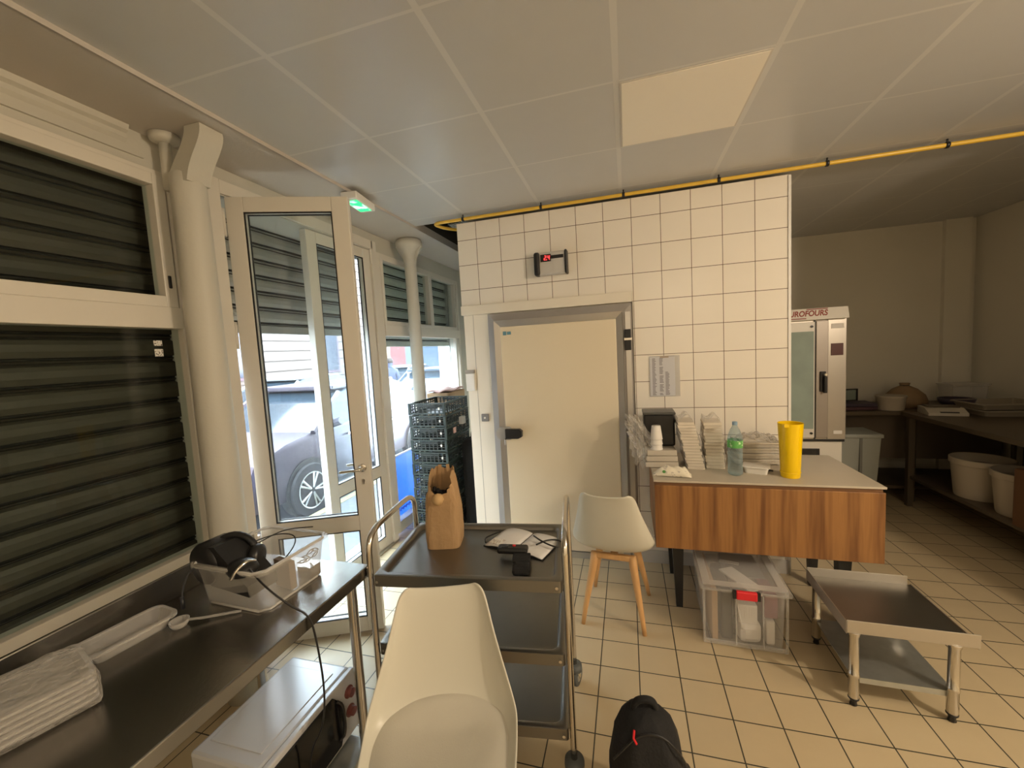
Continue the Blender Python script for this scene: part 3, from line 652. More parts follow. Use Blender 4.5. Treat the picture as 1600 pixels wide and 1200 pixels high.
# plastic bin with headphones
t = thing('clear_plastic_bin', 'clear open plastic bin holding black headphones on the worktable', 'storage bin', (-1.295, 1.115, WT), R(-3))
b = MB(); b.tray(-0.165, 0.145, -0.135, 0.155, 0.0, 0.150, 0.003, 0.020, 0.010, 0.03); b.build('bin_body', clearmat('bin_plastic', (0.70, 0.68, 0.64), 0.10, 0.2), t)
b = MB(); b.tube([(-0.14, -0.142, 0.150), (0.12, -0.142, 0.150), (0.150, -0.112, 0.150), (0.150, 0.13, 0.150), (0.12, 0.162, 0.150), (-0.14, 0.162, 0.150), (-0.172, 0.13, 0.150), (-0.172, -0.112, 0.150), (-0.14, -0.142, 0.150)], 0.0055, 8); b.tube([(-0.12, -0.115, 0.004), (0.10, -0.115, 0.004), (0.125, -0.09, 0.004), (0.125, 0.11, 0.004), (0.10, 0.135, 0.004)], 0.004, 8); b.build('rolled_rim', clearmat('rim_plastic', (0.74, 0.72, 0.67), 0.5, 0.25), t, smooth=True)
t = thing('kraft_carton', 'brown open cardboard piece standing inside the clear bin', 'box', (-1.225, 1.135, WT + 0.008), R(-12))
b = MB(); b.box(-0.045, 0.045, -0.012, 0.012, 0, 0.10, 0.002); b.build('carton_body', pmat('dark_card', (0.20, 0.14, 0.09), 0.8), t)
t = thing('metal_spring_clips', 'small metal clips piled in the clear bin corner', 'clips', (-1.195, 1.215, WT + 0.006), 0)
b = MB()
for i in range(7):
    a = random.uniform(0, 3); c = Vector((random.uniform(-.03, .03), random.uniform(-.02, .02), 0.05 + i * 0.008)); d = Vector((math.cos(a), math.sin(a), .1)) * 0.02
    b.tube([c - d, c + Vector((0, 0, .008)), c + d, c - Vector((0, 0, .006)), c - d * .8], 0.0018, 6, smooth=1)
b.box(-0.03, 0.03, -0.025, 0.025, 0.0, 0.045)
b.build('clip_pile', M_chrome, t)
t = thing('black_headphones', 'black over-ear headphones resting in the clear bin', 'headphones', (-1.375, 1.065, WT + 0.112), R(20))
b = MB(); P = []
for k in range(13):
    a = R(15 + 150 * k / 12); P.append((0.085 * math.cos(a), 0.02 * math.sin(a), 0.015 + 0.088 * math.sin(a)))
b.tube(P, [0.009] + [0.012] * 11 + [0.009], 10); b.build('headband', M_black, t, smooth=True)
b = MB(); b.lathe([(0.02, -0.020), (0.036, -0.016), (0.040, 0.0), (0.037, 0.014), (0.022, 0.020)], 24, axis='X', loc=(-0.085, 0, 0.03)); b.build('ear_cup', M_black, t, smooth=True)
b = MB(); b.lathe([(0.02, -0.020), (0.036, -0.016), (0.040, 0.0), (0.037, 0.014), (0.022, 0.020)], 24, axis='X', loc=(0.085, -0.005, 0.03)); b.build('ear_cup', M_black, t, smooth=True)
t = thing('black_tape_dispenser', 'black drum-shaped case standing at the back of the clear bin', 'device', (-1.405, 1.05, WT + 0.055), R(-5))
b = MB(); b.lathe([(0.02, -0.05), (0.056, -0.045), (0.062, -0.035), (0.062, 0.035), (0.056, 0.045), (0.02, 0.05)], 28, axis='Y', loc=(-0.02, 0.0, 0.07)); b.build('drum', M_black, t, smooth=True)
b = MB(); b.prism([(0.0, 0.125), (0.03, 0.128), (0.15, 0.03), (0.155, -0.0), (0.0, 0.01)], -0.04, 0.05); b.build('wedge_cover', M_black, t); t.scale = (1.2, 1.2, 1.2)
t = thing('handheld_gadget', 'black curved gadget with a pale metal band on the bin edge', 'gadget', (-1.262, 1.005, WT + 0.125), R(-15))
b = MB(); b.lathe([(0.0, 0.0), (0.040, 0.004), (0.046, 0.018), (0.038, 0.036), (0.018, 0.046), (0.0, 0.047)], 20, sx=1.25); b.build('body', M_black, t, smooth=True)
b = MB(); b.tube([(0.018, -0.045, 0.005), (0.03, -0.03, 0.035), (0.03, 0.0, 0.050), (0.024, 0.03, 0.035)], 0.006, 8, smooth=2); b.build('metal_band', M_chrome, t, smooth=True)
b = MB(); b.tube([(-1.235, 1.0, WT + 0.150), (-1.19, 0.975, WT + 0.155), (-1.12, 0.965, WT + 0.11), (-1.05, 0.985, WT + 0.045), (-1.008, 1.01, WT + 0.006), (-1.000, 1.02, WT - 0.10), (-0.998, 1.03, 0.60), (-1.03, 1.04, 0.45), (-1.09, 1.04, 0.36), (-1.10, 1.03, 0.25)], 0.0032, 8, smooth=3)
one('black_cable', b, M_black, 'long black cable hanging over the worktable front edge', 'cable', smooth=True)
b = MB(); b.tube([(-1.44, 1.02, WT + 0.14), (-1.475, 0.985, WT + 0.13), (-1.485, 0.96, WT + 0.07), (-1.475, 0.95, WT + 0.045)], 0.0028, 8, smooth=3); b.tube([(-1.475, 0.95, WT + 0.05), (-1.472, 0.948, WT + 0.012)], 0.006, 8)
one('charging_cable', b, M_black, 'short black lead with plug hanging from the bin to the worktop', 'cable', smooth=True)
b = MB(); b.tube([(-1.35, 1.12, WT + 0.17), (-1.29, 1.17, WT + 0.185), (-1.22, 1.19, WT + 0.18), (-1.20, 1.17, WT + 0.15), (-1.23, 1.13, WT + 0.10)], 0.0022, 8, smooth=3); b.tube([(-1.33, 1.13, WT + 0.165), (-1.28, 1.20, WT + 0.19), (-1.20, 1.26, WT + 0.178)], 0.0022, 6, smooth=2)
one('thin_wire_loop', b, M_black, 'thin black wire looping above the clear bin', 'cable', smooth=True)

# microwave
t = thing('microwave', 'white microwave oven with black door on the worktable lower shelf', 'microwave', (-1.285, 1.108, 0.156), R(90))
# local: x -> world y (along), y -> world -x ; front faces +X world => local -y
W2, D2, H2 = 0.44, 0.31, 0.265
b = MB(); b.box(-W2 / 2, W2 / 2, -D2 / 2 + 0.02, D2 / 2, 0.012, H2, 0.012); b.build('casing', pmat('microwave_white', (0.55, 0.55, 0.55), 0.18), t)
b = MB(); b.box(-W2 / 2 + 0.05, W2 / 2 - 0.05, -D2 / 2 + 0.06, D2 / 2 - 0.03, H2 - 0.001, H2 + 0.003, 0.002); b.build('top_emboss', MATS['microwave_white'], t)
b = MB(); b.box(-W2 / 2, W2 / 2, -D2 / 2 - 0.002, -D2 / 2 + 0.022, 0.012, H2, 0.005); b.build('front_panel', MATS['microwave_white'], t)
b = MB(); b.prism([(-0.205, 0.03), (0.105, 0.03), (0.125, 0.08), (0.130, 0.14), (0.120, 0.20), (0.085, 0.245), (-0.205, 0.245)], -D2 / 2 - 0.010, -D2 / 2); b.build('door_window', pmat('microwave_black', (0.008, 0.008, 0.009), 0.12), t)
for z in (0.195, 0.115):
    b = MB(); b.lathe([(0.024, 0), (0.024, -0.006), (0.018, -0.007), (0.017, -0.022), (0.0, -0.022)], 20, loc=(0.175, -D2 / 2, z), axis='Y'); b.build('knob', pmat('knob_red', (0.22, 0.07, 0.06), 0.35), t, autos=35)
b = MB(); b.tube([(0.10, -D2 / 2 - 0.01, 0.06), (0.112, -D2 / 2 - 0.028, 0.08), (0.112, -D2 / 2 - 0.028, 0.20), (0.10, -D2 / 2 - 0.01, 0.22)], 0.006, 8, smooth=2); b.build('door_handle', M_black, t, smooth=True)
for x in (-0.18, 0.18):
    for y in (-0.12, 0.12):
        b = MB(); b.lathe([(0.012, 0), (0.012, 0.013)], 10, loc=(x, y, 0)); b.build('foot', M_black, t)
t = thing('wire_rack_bag', 'plastic bag of papers stuffed on the shelf behind the microwave', 'bag', (-1.42, 0.70, 0.157), 0)
b = MB(); b.grid(lambda u, v: (-0.1 + 0.24 * u + 0.01 * math.sin(v * 17), -0.10 + 0.22 * v, 0.02 + 0.15 * math.sin(math.pi * u) * math.sin(math.pi * v) + 0.02 * math.sin(u * 23 + v * 15)), 14, 14); b.build('bag_film', M_wrap, t, smooth=True, solid=0.002)
b = MB(); b.box(-0.07, 0.10, -0.08, 0.10, 0.0, 0.07, 0.01); b.build('bag_contents', pmat('bag_grey', (0.35, 0.32, 0.28), 0.7), t)
b = MB(); b.tube([(-1.33, 0.80, 0.43), (-1.36, 0.74, 0.36), (-1.28, 0.66, 0.30), (-1.20, 0.60, 0.25), (-1.20, 0.52, 0.17)], 0.004, 8, smooth=3)
one('microwave_power_cord', b, M_black, 'black power cord trailing from the back of the microwave', 'cable', smooth=True)

# ------------------------------------------------------------------ stainless trolley
TZ = 0.84
t = thing('stainless_trolley', 'three-tier stainless steel trolley with tube handles on castors', 'trolley', (-0.65, 1.60, 0), R(7))
TL, TW = 0.38, 0.245
def pan(b, z):
    rc = 0.03
    b.box(-TL + 0.012, TL - 0.012, -TW, TW, z - 0.045, z - 0.0405)
    for s_ in (-1, 1):
        b.box(-TL + 0.012, TL - 0.012, s_ * TW - 0.004, s_ * TW + 0.004, z - 0.05, z + 0.002, 0.002); b.box(s_ * (TL - 0.012) - 0.004, s_ * (TL - 0.012) + 0.004, -TW, TW, z - 0.05, z + 0.002, 0.002)
    return b
def shelf_mesh(z):
    b = MB()
    def loop(i, zz, r):
        X, Y = TL - 0.012 - i, TW - i; pts = []
        for cx, cy, a in ((X - r, Y - r, 0), (-X + r, Y - r, 90), (-X + r, -Y + r, 180), (X - r, -Y + r, 270)):
            for k in range(6): an = R(a + 18 * k); pts.append(b.bm.verts.new((cx + r * math.cos(an), cy + r * math.sin(an), zz)))
        return pts
    Ls = [loop(0.003, z - 0.045, 0.012), loop(0, z - 0.044, 0.012), loop(0, z, 0.012), loop(0.003, z + 0.002, 0.012), loop(0.024, z + 0.002, 0.028), loop(0.030, z - 0.004, 0.03), loop(0.034, z - 0.016, 0.03), loop(0.044, z - 0.018, 0.03)]
    for p, q in zip(Ls[:-1], Ls[1:]):
        for i in range(len(p)): b.bm.faces.new((p[i], p[(i + 1) % len(p)], q[(i + 1) % len(p)], q[i]))
    b.bm.faces.new(Ls[-1]); b.bm.faces.new(Ls[0][::-1])
    return b
for z in (TZ, 0.555, 0.255):
    shelf_mesh(z).build('shelf', M_steel_b, t, autos=50)
for s_ in (-1, 1):
    b = MB(); X = s_ * (TL + 0.004)
    b.tube([(X, -TW + 0.01, 0.135), (X, -TW + 0.01, 0.90), (X, -TW + 0.015, 0.965), (X, -TW + 0.06, 1.00), (X, -0.1, 1.005), (X, 0.1, 1.005), (X, TW - 0.06, 1.00), (X, TW - 0.015, 0.965), (X, TW - 0.01, 0.90), (X, TW - 0.01, 0.135)], 0.0125, 14, smooth=2)
    b.build('tube_handle', M_chrome, t, smooth=True)
    for z in (TZ, 0.555, 0.255):
        for yy in (-TW + 0.01, TW - 0.01):
            b = MB(); b.lathe([(0.006, -0.004), (0.0055, 0.0), (0.003, 0.003)], 10, loc=(s_ * (TL - 0.03), yy * 1.06, z - 0.022), axis='Y'); b.build('bolt', M_chrome, t)
    for yy in (-TW + 0.01, TW - 0.01):
        e = bpy.data.objects.new('castor', None); COL.objects.link(e); e.parent = t; e.location = (X, yy, 0); e.rotation_euler = (0, 0, R(70 if s_ > 0 else 20)); e.empty_display_size = 0.03
        b = MB(); b.lathe([(0.012, 0.135), (0.036, 0.13), (0.038, 0.105), (0.02, 0.095)], 20); b.build('bumper', M_rubber, e, smooth=True)
        b = MB(); b.prism([(-0.012, 0.10), (0.016, 0.10), (0.040, 0.045), (0.022, 0.04)], 0.016, 0.019, 'Y'); b.prism([(-0.012, 0.10), (0.016, 0.10), (0.040, 0.045), (0.022, 0.04)], -0.019, -0.016, 'Y'); b.build('fork', M_chrome, e)
        b = MB(); b.lathe([(0.026, -0.013), (0.045, -0.012), (0.048, -0.006), (0.048, 0.006), (0.045, 0.012), (0.026, 0.013)], 24, loc=(0.03, 0, 0.048), axis='Y'); b.build('wheel', M_rubber, e, smooth=True)
        b = MB(); b.lathe([(0.012, -0.015), (0.026, -0.013), (0.026, 0.013), (0.012, 0.015)], 16, loc=(0.03, 0, 0.048), axis='Y'); b.build('hub', M_galv, e, smooth=True)

TT = TZ - 0.0175
# paper bag
t = thing('kraft_paper_bag', 'brown kraft paper bag standing open on the trolley', 'paper bag', (-0.838, 1.668, TT), R(14))
bw, bd = 0.075, 0.080
b = MB()
N = 28
prof = [(0.0, 1.0, 0.0), (0.05, 1.04, 0), (0.10, 1.02, 0), (0.16, 1.0, 0.0), (0.21, 0.92, 0.0), (0.26, 0.80, 0.0), (0.30, 0.70, 0), (0.335, 0.66, 0)]
rings = []
for qi, (z, sc_, _) in enumerate(prof):
    ring = []
    for i in range(N):
        a = 2 * math.pi * i / N; c, s_ = math.cos(a), math.sin(a)
        e_ = 0.35
        x = bw * sc_ * math.copysign(abs(c) ** e_, c); y = bd * (1 - 0.25 * qi / 7) * math.copysign(abs(s_) ** e_, s_)
        w = 0.006 * math.sin(3.1 * i + 2.3 * qi) * (0.2 + qi / 7)
        front = -s_ if s_ < 0 else 0
        zz = z - (0.085 * front * (qi / 7) ** 2) + (0.008 * math.sin(5 * i) if qi == 7 else 0)
        if z < 0.01: w = 0
        ring.append(b.bm.verts.new((x + w, y - abs(w) * 0.8, zz)))
    rings.append(ring)
for p, q in zip(rings[:-1], rings[1:]):
    for i in range(N): b.bm.faces.new((p[i], p[(i + 1) % N], q[(i + 1) % N], q[i]))
b.bm.faces.new(rings[0][::-1])
b.build('bag_paper', M_kraft, t, solid=0.0015)
b = MB()
for s_ in (1,):
    b.grid(lambda u, v: (-0.035 + 0.016 * u + v * 0.01, 0.052, 0.20 + 0.15 * v), 1, 4)
    b.grid(lambda u, v: (0.022 + 0.016 * u - v * 0.01, 0.050, 0.20 + 0.15 * v), 1, 4)
b.build('paper_handle', M_kraft, t, solid=0.002)
b = MB(); b.lathe([(0.0, -0.028), (0.018, -0.022), (0.028, 0), (0.02, 0.02), (0.0, 0.028)], 18, loc=(0.0, -0.07, 0.225))
o = one('round_bread_roll', b, pmat('bread', (0.58, 0.38, 0.18), 0.7, noise=0.1), 'round tan object peeking from the kraft bag front', 'food', smooth=True); o.location = t.location + Vector((0.008, -0.0, 0.0))
b = MB()
for i in range(16): b.lathe([(0.0, -0.010), (0.009, -0.004), (0.009, 0.004), (0.0, 0.010)], 8, loc=(random.uniform(-0.035, 0.035), random.uniform(-0.04, 0.0), 0.245 + random.uniform(-0.012, 0.012)))
b.box(-0.04, 0.04, -0.045, 0.02, 0.15, 0.24, 0.01)
o = one('black_knit_item', b, M_blackm, 'dark lumpy item lying inside the kraft paper bag', 'item', smooth=True); o.location = (-0.838, 1.672, TT)

# notebook, recorder, pouch
t = thing('open_notebook', 'open white notebook with black elastic cord on the trolley', 'notebook', (-0.475, 1.70, TT), R(-16))
b = MB(); b.box(-0.150, 0.150, -0.10, 0.10, 0.0, 0.004, 0.002); b.build('cover', M_black, t)
for s_ in (-1, 1):
    b = MB(); b.grid(lambda u, v: (s_ * (0.003 + 0.142 * u), -0.095 + 0.19 * v, 0.006 + 0.009 * math.sin(math.pi * min(1, u * 1.1)) ** 0.6), 8, 3)
    b.build('page_block', pmat('page', (0.80, 0.78, 0.76), 0.6), t, smooth=True, solid=0.004, solid_off=-1)
b = MB(); b.box(-0.13, -0.07, -0.085, -0.035, 0.0155, 0.0165); b.build('printed_slip', printmat('slip', (0.85, 0.83, 0.78), (0.5, 0.4, 0.35), (300, 40, 1), 0.55), t)
b = MB(); b.tube([(-0.15, -0.08, 0.01), (-0.175, -0.05, 0.012), (-0.165, -0.01, 0.012), (-0.15, 0.04, 0.01)], 0.0035, 8, smooth=3); b.build('elastic_cord', M_black, t, smooth=True)
b = MB(); b.tube([(-0.40, 1.64, TT + 0.03), (-0.36, 1.70, TT + 0.028), (-0.30, 1.705, TT + 0.026), (-0.285, 1.665, TT + 0.01), (-0.33, 1.64, TT + 0.028), (-0.385, 1.675, TT + 0.03), (-0.43, 1.72, TT + 0.03)], 0.0035, 8, smooth=3)
one('black_cord_loop', b, M_black, 'black looped cord lying across the right notebook page', 'cord', smooth=True)
t = thing('voice_recorder', 'black handheld device with red button lying on the notebook', 'recorder', (-0.48, 1.585, TT + 0.018), R(6))
b = MB(); b.box(-0.075, 0.055, -0.026, 0.026, 0.0, 0.026, 0.010); b.build('body', M_black, t)
b = MB(); b.box(-0.055, -0.028, -0.016, 0.014, 0.026, 0.0275); b.build('screen', pmat('dark_screen', (0.04, 0.04, 0.045), 0.1), t)
b = MB(); b.lathe([(0.007, 0.026), (0.007, 0.029)], 12, loc=(-0.004, 0.004, 0)); b.build('red_button', M_red, t)
t = thing('black_pouch', 'black fabric pouch lying in front of the notebook on the trolley', 'pouch', (-0.432, 1.50, TT), R(12))
b = MB(); b.box(-0.034, 0.034, -0.065, 0.065, 0.0, 0.026, 0.011); b.build('pouch_body', M_blackm, t)
b = MB(); b.box(-0.037, 0.037, 0.0, 0.066, 0.020, 0.030, 0.005); b.build('flap', M_blackm, t)

# ------------------------------------------------------------------ tulip chairs
def chair(name, label, loc, rz):
    t = thing(name, label, 'chair', loc, rz, 'white shell chairs with beech legs')
    C_ = [(-0.245, 0.435), (-0.225, 0.452), (-0.12, 0.445), (0.02, 0.432), (0.12, 0.438), (0.185, 0.475), (0.222, 0.55), (0.250, 0.64), (0.275, 0.73), (0.299, 0.815), (0.311, 0.850), (0.315, 0.860)]
    Wd = [0.155, 0.195, 0.225, 0.242, 0.248, 0.246, 0.232, 0.206, 0.180, 0.162, 0.145, 0.118]
    Lf = [0.010, 0.016, 0.035, 0.060, 0.080, 0.090, 0.085, 0.070, 0.052, 0.036, 0.026, 0.016]
    n = len(C_); b = MB(); V = []; nu = 12
    for i in range(n):
        p0 = C_[max(0, i - 1)]; p1 = C_[min(n - 1, i + 1)]
        tx, tz = p1[0] - p0[0], p1[1] - p0[1]; l = math.hypot(tx, tz); nx, nz = -tz / l, tx / l      # up/front normal
        row = []
        for k in range(nu + 1):
            u = -1 + 2 * k / nu; li = Lf[i] * abs(u) ** 2.4
            dip = -0.012 * (1 - abs(u) ** 2) if i >= n - 2 else 0
            row.append(b.bm.verts.new((Wd[i] * math.sin(u * math.pi / 2 * 0.94) / math.sin(math.pi / 2 * 0.94), C_[i][0] + nx * li, C_[i][1] + nz * li + dip)))
        V.append(row)
    for i in range(n - 1):
        for k in range(nu): b.bm.faces.new((V[i][k], V[i][k + 1], V[i + 1][k + 1], V[i + 1][k]))
    b.build('seat_shell', M_shell, t, subsurf=2, solid=0.010, solid_off=-1)
    # cushion following the seat dish and the foot of the back
    b = MB(); V = []; prof = [(-0.225, 0.455), (-0.12, 0.448), (0.02, 0.436), (0.12, 0.442), (0.178, 0.476), (0.205, 0.530)]
    wid = [0.12, 0.185, 0.205, 0.205, 0.175, 0.085]
    def at(s_):
        f = s_ * (len(prof) - 1); i = min(int(f), len(prof) - 2); q = f - i
        return (prof[i][0] * (1 - q) + prof[i + 1][0] * q, prof[i][1] * (1 - q) + prof[i + 1][1] * q)
    nr, na = 6, 28
    ctr = None; rings = []
    for r_ in range(1, nr + 1):
        rr = r_ / nr; ring = []
        for k in range(na):
            a = 2 * math.pi * k / na; cx = math.cos(a) * rr; cy = math.sin(a) * rr
            y, z = at(0.5 + 0.5 * cy * 0.98); xx = 0.218 * cx
            lift = 0.075 * abs(xx / 0.248) ** 2.4 * (0.35 + 0.65 * (cy + 1) / 2)
            puff = 0.030 * (1 - rr ** 4) ** 0.6 if rr < 1 else 0.0
            ring.append(b.bm.verts.new((xx, y - puff * 0.35 * max(0, cy), z + lift + 0.004 + puff)))
        rings.append(ring)
    y, z = at(0.5); ctr = b.bm.verts.new((0, y, z + 0.034))
    for k in range(na): b.bm.faces.new((ctr, rings[0][k], rings[0][(k + 1) % na]))
    for p, q in zip(rings[:-1], rings[1:]):
        for k in range(na): b.bm.faces.new((p[k], q[k], q[(k + 1) % na], p[(k + 1) % na]))
    b.build('seat_cushion', M_cush, t, smooth=True, subsurf=1)
    b = MB(); b.box(-0.13, 0.13, -0.12, -0.09, 0.385, 0.420, 0.006); b.box(-0.13, 0.13, 0.09, 0.12, 0.385, 0.420, 0.006); b.box(-0.02, 0.02, -0.1, 0.1, 0.385, 0.418, 0.004); b.build('seat_support', M_beech, t)
    for sx in (-1, 1):
        for sy in (-1, 1):
            b = MB(); b.tube([(sx * 0.180, sy * 0.205, 0.0), (sx * 0.165, sy * 0.185, 0.10), (sx * 0.118, sy * 0.108, 0.36), (sx * 0.112, sy * 0.100, 0.415)], [0.0125, 0.0155, 0.025, 0.024], 14); b.build('leg', M_beech, t, smooth=True)
    return t
chair('shell_chair', 'white shell chair with beech legs beside the walnut table, back to the viewer', (-0.108, 2.555, 0), R(180 - 6))
chair('shell_chair', 'white shell chair in the foreground with its cushion toward the viewer', (-0.575, 0.985, 0), R(18))

# ------------------------------------------------------------------ backpack
t = thing('black_backpack', 'black backpack standing on the floor at the bottom edge of the view', 'backpack', (0.024, 1.35, 0), R(8)); t.scale = (0.9, 0.95, 1.0)
b = MB(); N = 28; rings = []
for z, wx, wy in ((0.0, 0.11, 0.085), (0.02, 0.13, 0.10), (0.12, 0.142, 0.112), (0.24, 0.138, 0.108), (0.34, 0.118, 0.095), (0.40, 0.095, 0.078), (0.435, 0.065, 0.055), (0.448, 0.03, 0.025)):
    ring = []
    for i in range(N):
        a = 2 * math.pi * i / N; c, s_ = math.cos(a), math.sin(a)
        ring.append(b.bm.verts.new((wx * math.copysign(abs(c) ** 0.75, c) + 0.006 * math.sin(4 * a + z * 20), wy * math.copysign(abs(s_) ** 0.75, s_) + 0.005 * math.sin(7 * a), z + 0.006 * math.sin(3 * a) * (z > 0.3))))
    rings.append(ring)
for p, q in zip(rings[:-1], rings[1:]):
    for i in range(N): b.bm.faces.new((p[i], p[(i + 1) % N], q[(i + 1) % N], q[i]))
b.bm.faces.new(rings[0][::-1]); b.bm.faces.new(rings[-1]); b.build('bag_body', M_blackm, t, smooth=True)
b = MB(); b.tube([(-0.045, 0.01, 0.44), (-0.035, 0.0, 0.475), (0.0, -0.005, 0.488), (0.03, 0.0, 0.475), (0.04, 0.01, 0.44)], 0.012, 8, smooth=2); b.build('grab_handle', M_blackm, t, smooth=True)
b = MB(); b.box(-0.1, 0.11, -0.14, -0.09, 0.04, 0.25, 0.03); b.build('front_pocket', M_blackm, t)
b = MB(); b.box(0.13, 0.175, -0.07, 0.07, 0.03, 0.20, 0.02); b.build('side_pocket', pmat('mesh_grey', (0.035, 0.032, 0.03), 0.8), t)
b = MB(); b.tube([(-0.055, -0.075, 0.435), (-0.06, -0.085, 0.415), (-0.05, -0.09, 0.40)], 0.004, 6); b.build('zip_pull', M_red, t)
b = MB(); b.tube([(-0.13, -0.05, 0.30), (-0.10, -0.085, 0.37), (-0.04, -0.075, 0.42), (0.04, -0.07, 0.42), (0.10, -0.08, 0.37), (0.13, -0.05, 0.30)], 0.004, 6, smooth=2); b.build('zip', M_black, t)

# ------------------------------------------------------------------ walnut table
t = thing('walnut_table', 'walnut fronted table with pale top against the tiled wall', 'table', (0.71, 2.82, 0))
b = MB(); b.box(-0.58, 0.575, -0.31, 0.335, 0.858, 0.870, 0.002); b.build('tabletop', pmat('grey_beige_top', (0.50, 0.44, 0.35), 0.45, noise=0.04, nscale=12), t)
b = MB(); b.box(-0.568, 0.562, -0.298, 0.330, 0.835, 0.858); b.build('recessed_strip', pmat('dark_walnut', (0.16, 0.075, 0.03), 0.5), t)
b = MB(); b.box(-0.575, 0.572, -0.308, 0.330, 0.450, 0.838, 0.003); b.build('apron_box', M_walnut, t)
for (x, y) in ((-0.435, -0.155), (0.445, -0.155), (-0.435, 0.24), (0.445, 0.24)):
    b = MB(); b.taper(x, y, 0.0, 0.45, 0.019, 0.034, square=True, dx=-0.004 if x < 0 else 0.004); b.build('leg', M_black, t)
TB = 0.870
# yellow pitcher-like tumbler
t = thing('yellow_tumbler', 'tall bright yellow plastic tumbler on the walnut table', 'tumbler', (0.893, 2.655, TB), 0)
b = MB(); b.lathe([(0.0, 0.0), (0.047, 0.0), (0.049, 0.006), (0.061, 0.315), (0.064, 0.317), (0.0635, 0.310), (0.046, 0.010), (0.0, 0.008)], 32, cap=False); b.build('cup_body', M_yellowp, t, autos=50)
b = MB(); b.box(-0.050, -0.020, -0.058, -0.0535, 0.30, 0.318); b.lathe([(0.0515, 0.028), (0.053, 0.030), (0.052, 0.034)], 32, cap=False); b.build('moulded_ridge', M_yellowp, t)
# water bottle
t = thing('water_bottle', 'clear plastic water bottle with green label on the walnut table', 'bottle', (0.607, 2.665, TB), 0)
b = MB(); pr = [(0.0, 0.004), (0.030, 0.0), (0.040, 0.010)]
for i in range(9):
    z = 0.018 + i * 0.0165; pr += [(0.041, z), (0.0385, z + 0.006), (0.041, z + 0.012)]
pr += [(0.0415, 0.17), (0.0415, 0.215), (0.038, 0.24), (0.026, 0.275), (0.015, 0.295), (0.0125, 0.302), (0.0125, 0.308)]
b.lathe(pr, 28); b.build('bottle_body', clearmat('pet_blue', (0.40, 0.50, 0.54), 0.16, 0.10, tint=(0.88, 0.95, 0.96)), t, smooth=True)
b = MB(); b.lathe([(0.042, 0.170), (0.0425, 0.172), (0.0425, 0.212), (0.042, 0.214)], 28, cap=False); b.build('label_band', printmat('bottle_label', (0.12, 0.42, 0.10), (0.55, 0.75, 0.45), (60, 60, 45), 0.58), t, smooth=True)
b = MB(); b.lathe([(0.0145, 0.304), (0.0145, 0.322), (0.012, 0.324)], 18); b.build('cap', pmat('cap_blue', (0.25, 0.38, 0.50), 0.4), t)
# white tub
t = thing('white_food_tub', 'small white rectangular tub behind the water bottle', 'tub', (0.735, 2.72, TB), R(-18))
b = MB(); b.tray(-0.066, 0.066, -0.048, 0.048, 0.0, 0.042, 0.002, 0.010, 0.004, 0.018); b.build('tub_body', M_white, t)
b = MB(); b.box(-0.070, 0.070, -0.052, 0.052, 0.042, 0.047, 0.002); b.build('film_lid', clearmat('lid_film', (0.8, 0.76, 0.7), 0.55, 0.2), t)
# sachet
t = thing('printed_sachet', 'crumpled cream food sachet at the front left corner of the table', 'sachet', (0.245, 2.615, TB), R(-6))
b = MB(); b.grid(lambda u, v: (-0.11 + 0.22 * u, -0.04 + 0.08 * v, 0.004 + (0.052 * math.sin(math.pi * v) ** 0.7 * (min(1, 4 * u) if u < .8 else min(1, 6 * (1 - u)))) * (1 + 0.12 * math.sin(25 * u + 9 * v))), 22, 10); b.build('wrapper', printmat('sachet_print', (0.80, 0.74, 0.60), (0.55, 0.50, 0.42), (45, 60, 60), 0.60), t, smooth=True, solid=0.003, solid_off=-1)
b = MB(); b.lathe([(0.010, 0.0), (0.010, 0.001)], 12, loc=(-0.045, -0.035, 0.030), axis='Y'); b.build('green_mark', pmat('green_mark', (0.10, 0.30, 0.08), 0.5), t)
# stack of flat boxes left + black tray + paper cups + film
t = thing('black_tray_stack', 'black plastic trays nested upright at the left end of the table', 'trays', (0.205, 2.93, TB), 0)
b = MB(); b.box(-0.11, 0.09, -0.06, 0.10, 0.12, 0.335, 0.012); b.build('tray_block', M_black, t)
b = MB(); b.box(-0.115, 0.095, -0.075, 0.11, 0.335, 0.352, 0.006); b.build('top_tray_rim', pmat('tray_grey', (0.07, 0.07, 0.065), 0.35), t)
t = thing('grey_carton_stack', 'low stack of pale cartons under the black trays', 'cartons', (0.195, 2.85, TB), R(4))
for i in range(3):
    b = MB(); b.box(-0.105 + 0.006 * i, 0.10 - 0.004 * i, -0.09, 0.14, 0.004 + i * 0.039, 0.040 + i * 0.039, 0.004); b.build('carton', pmat('pale_carton', (0.52, 0.47, 0.39), 0.6, noise=0.08), t)
cup = thing('paper_cup', 'white paper cup, lowest of the inverted stack before the black trays', 'paper cup', (0.170, 2.795, TB + 0.118), 0, 'inverted paper cups on the cartons')
b = MB(); b.lathe([(0.038, 0.0), (0.040, 0.003), (0.038, 0.006), (0.028, 0.088), (0.027, 0.090), (0.0, 0.088)], 24, cap=False); b.build('cup_wall', M_paper, cup, smooth=True)
for i, wd in enumerate(('middle of the inverted stack', 'topmost of the inverted stack')):
    c = copy_tree(cup); c.location.z += 0.034 * (i + 1); c['label'] = 'white paper cup, ' + wd + ' before the black trays'
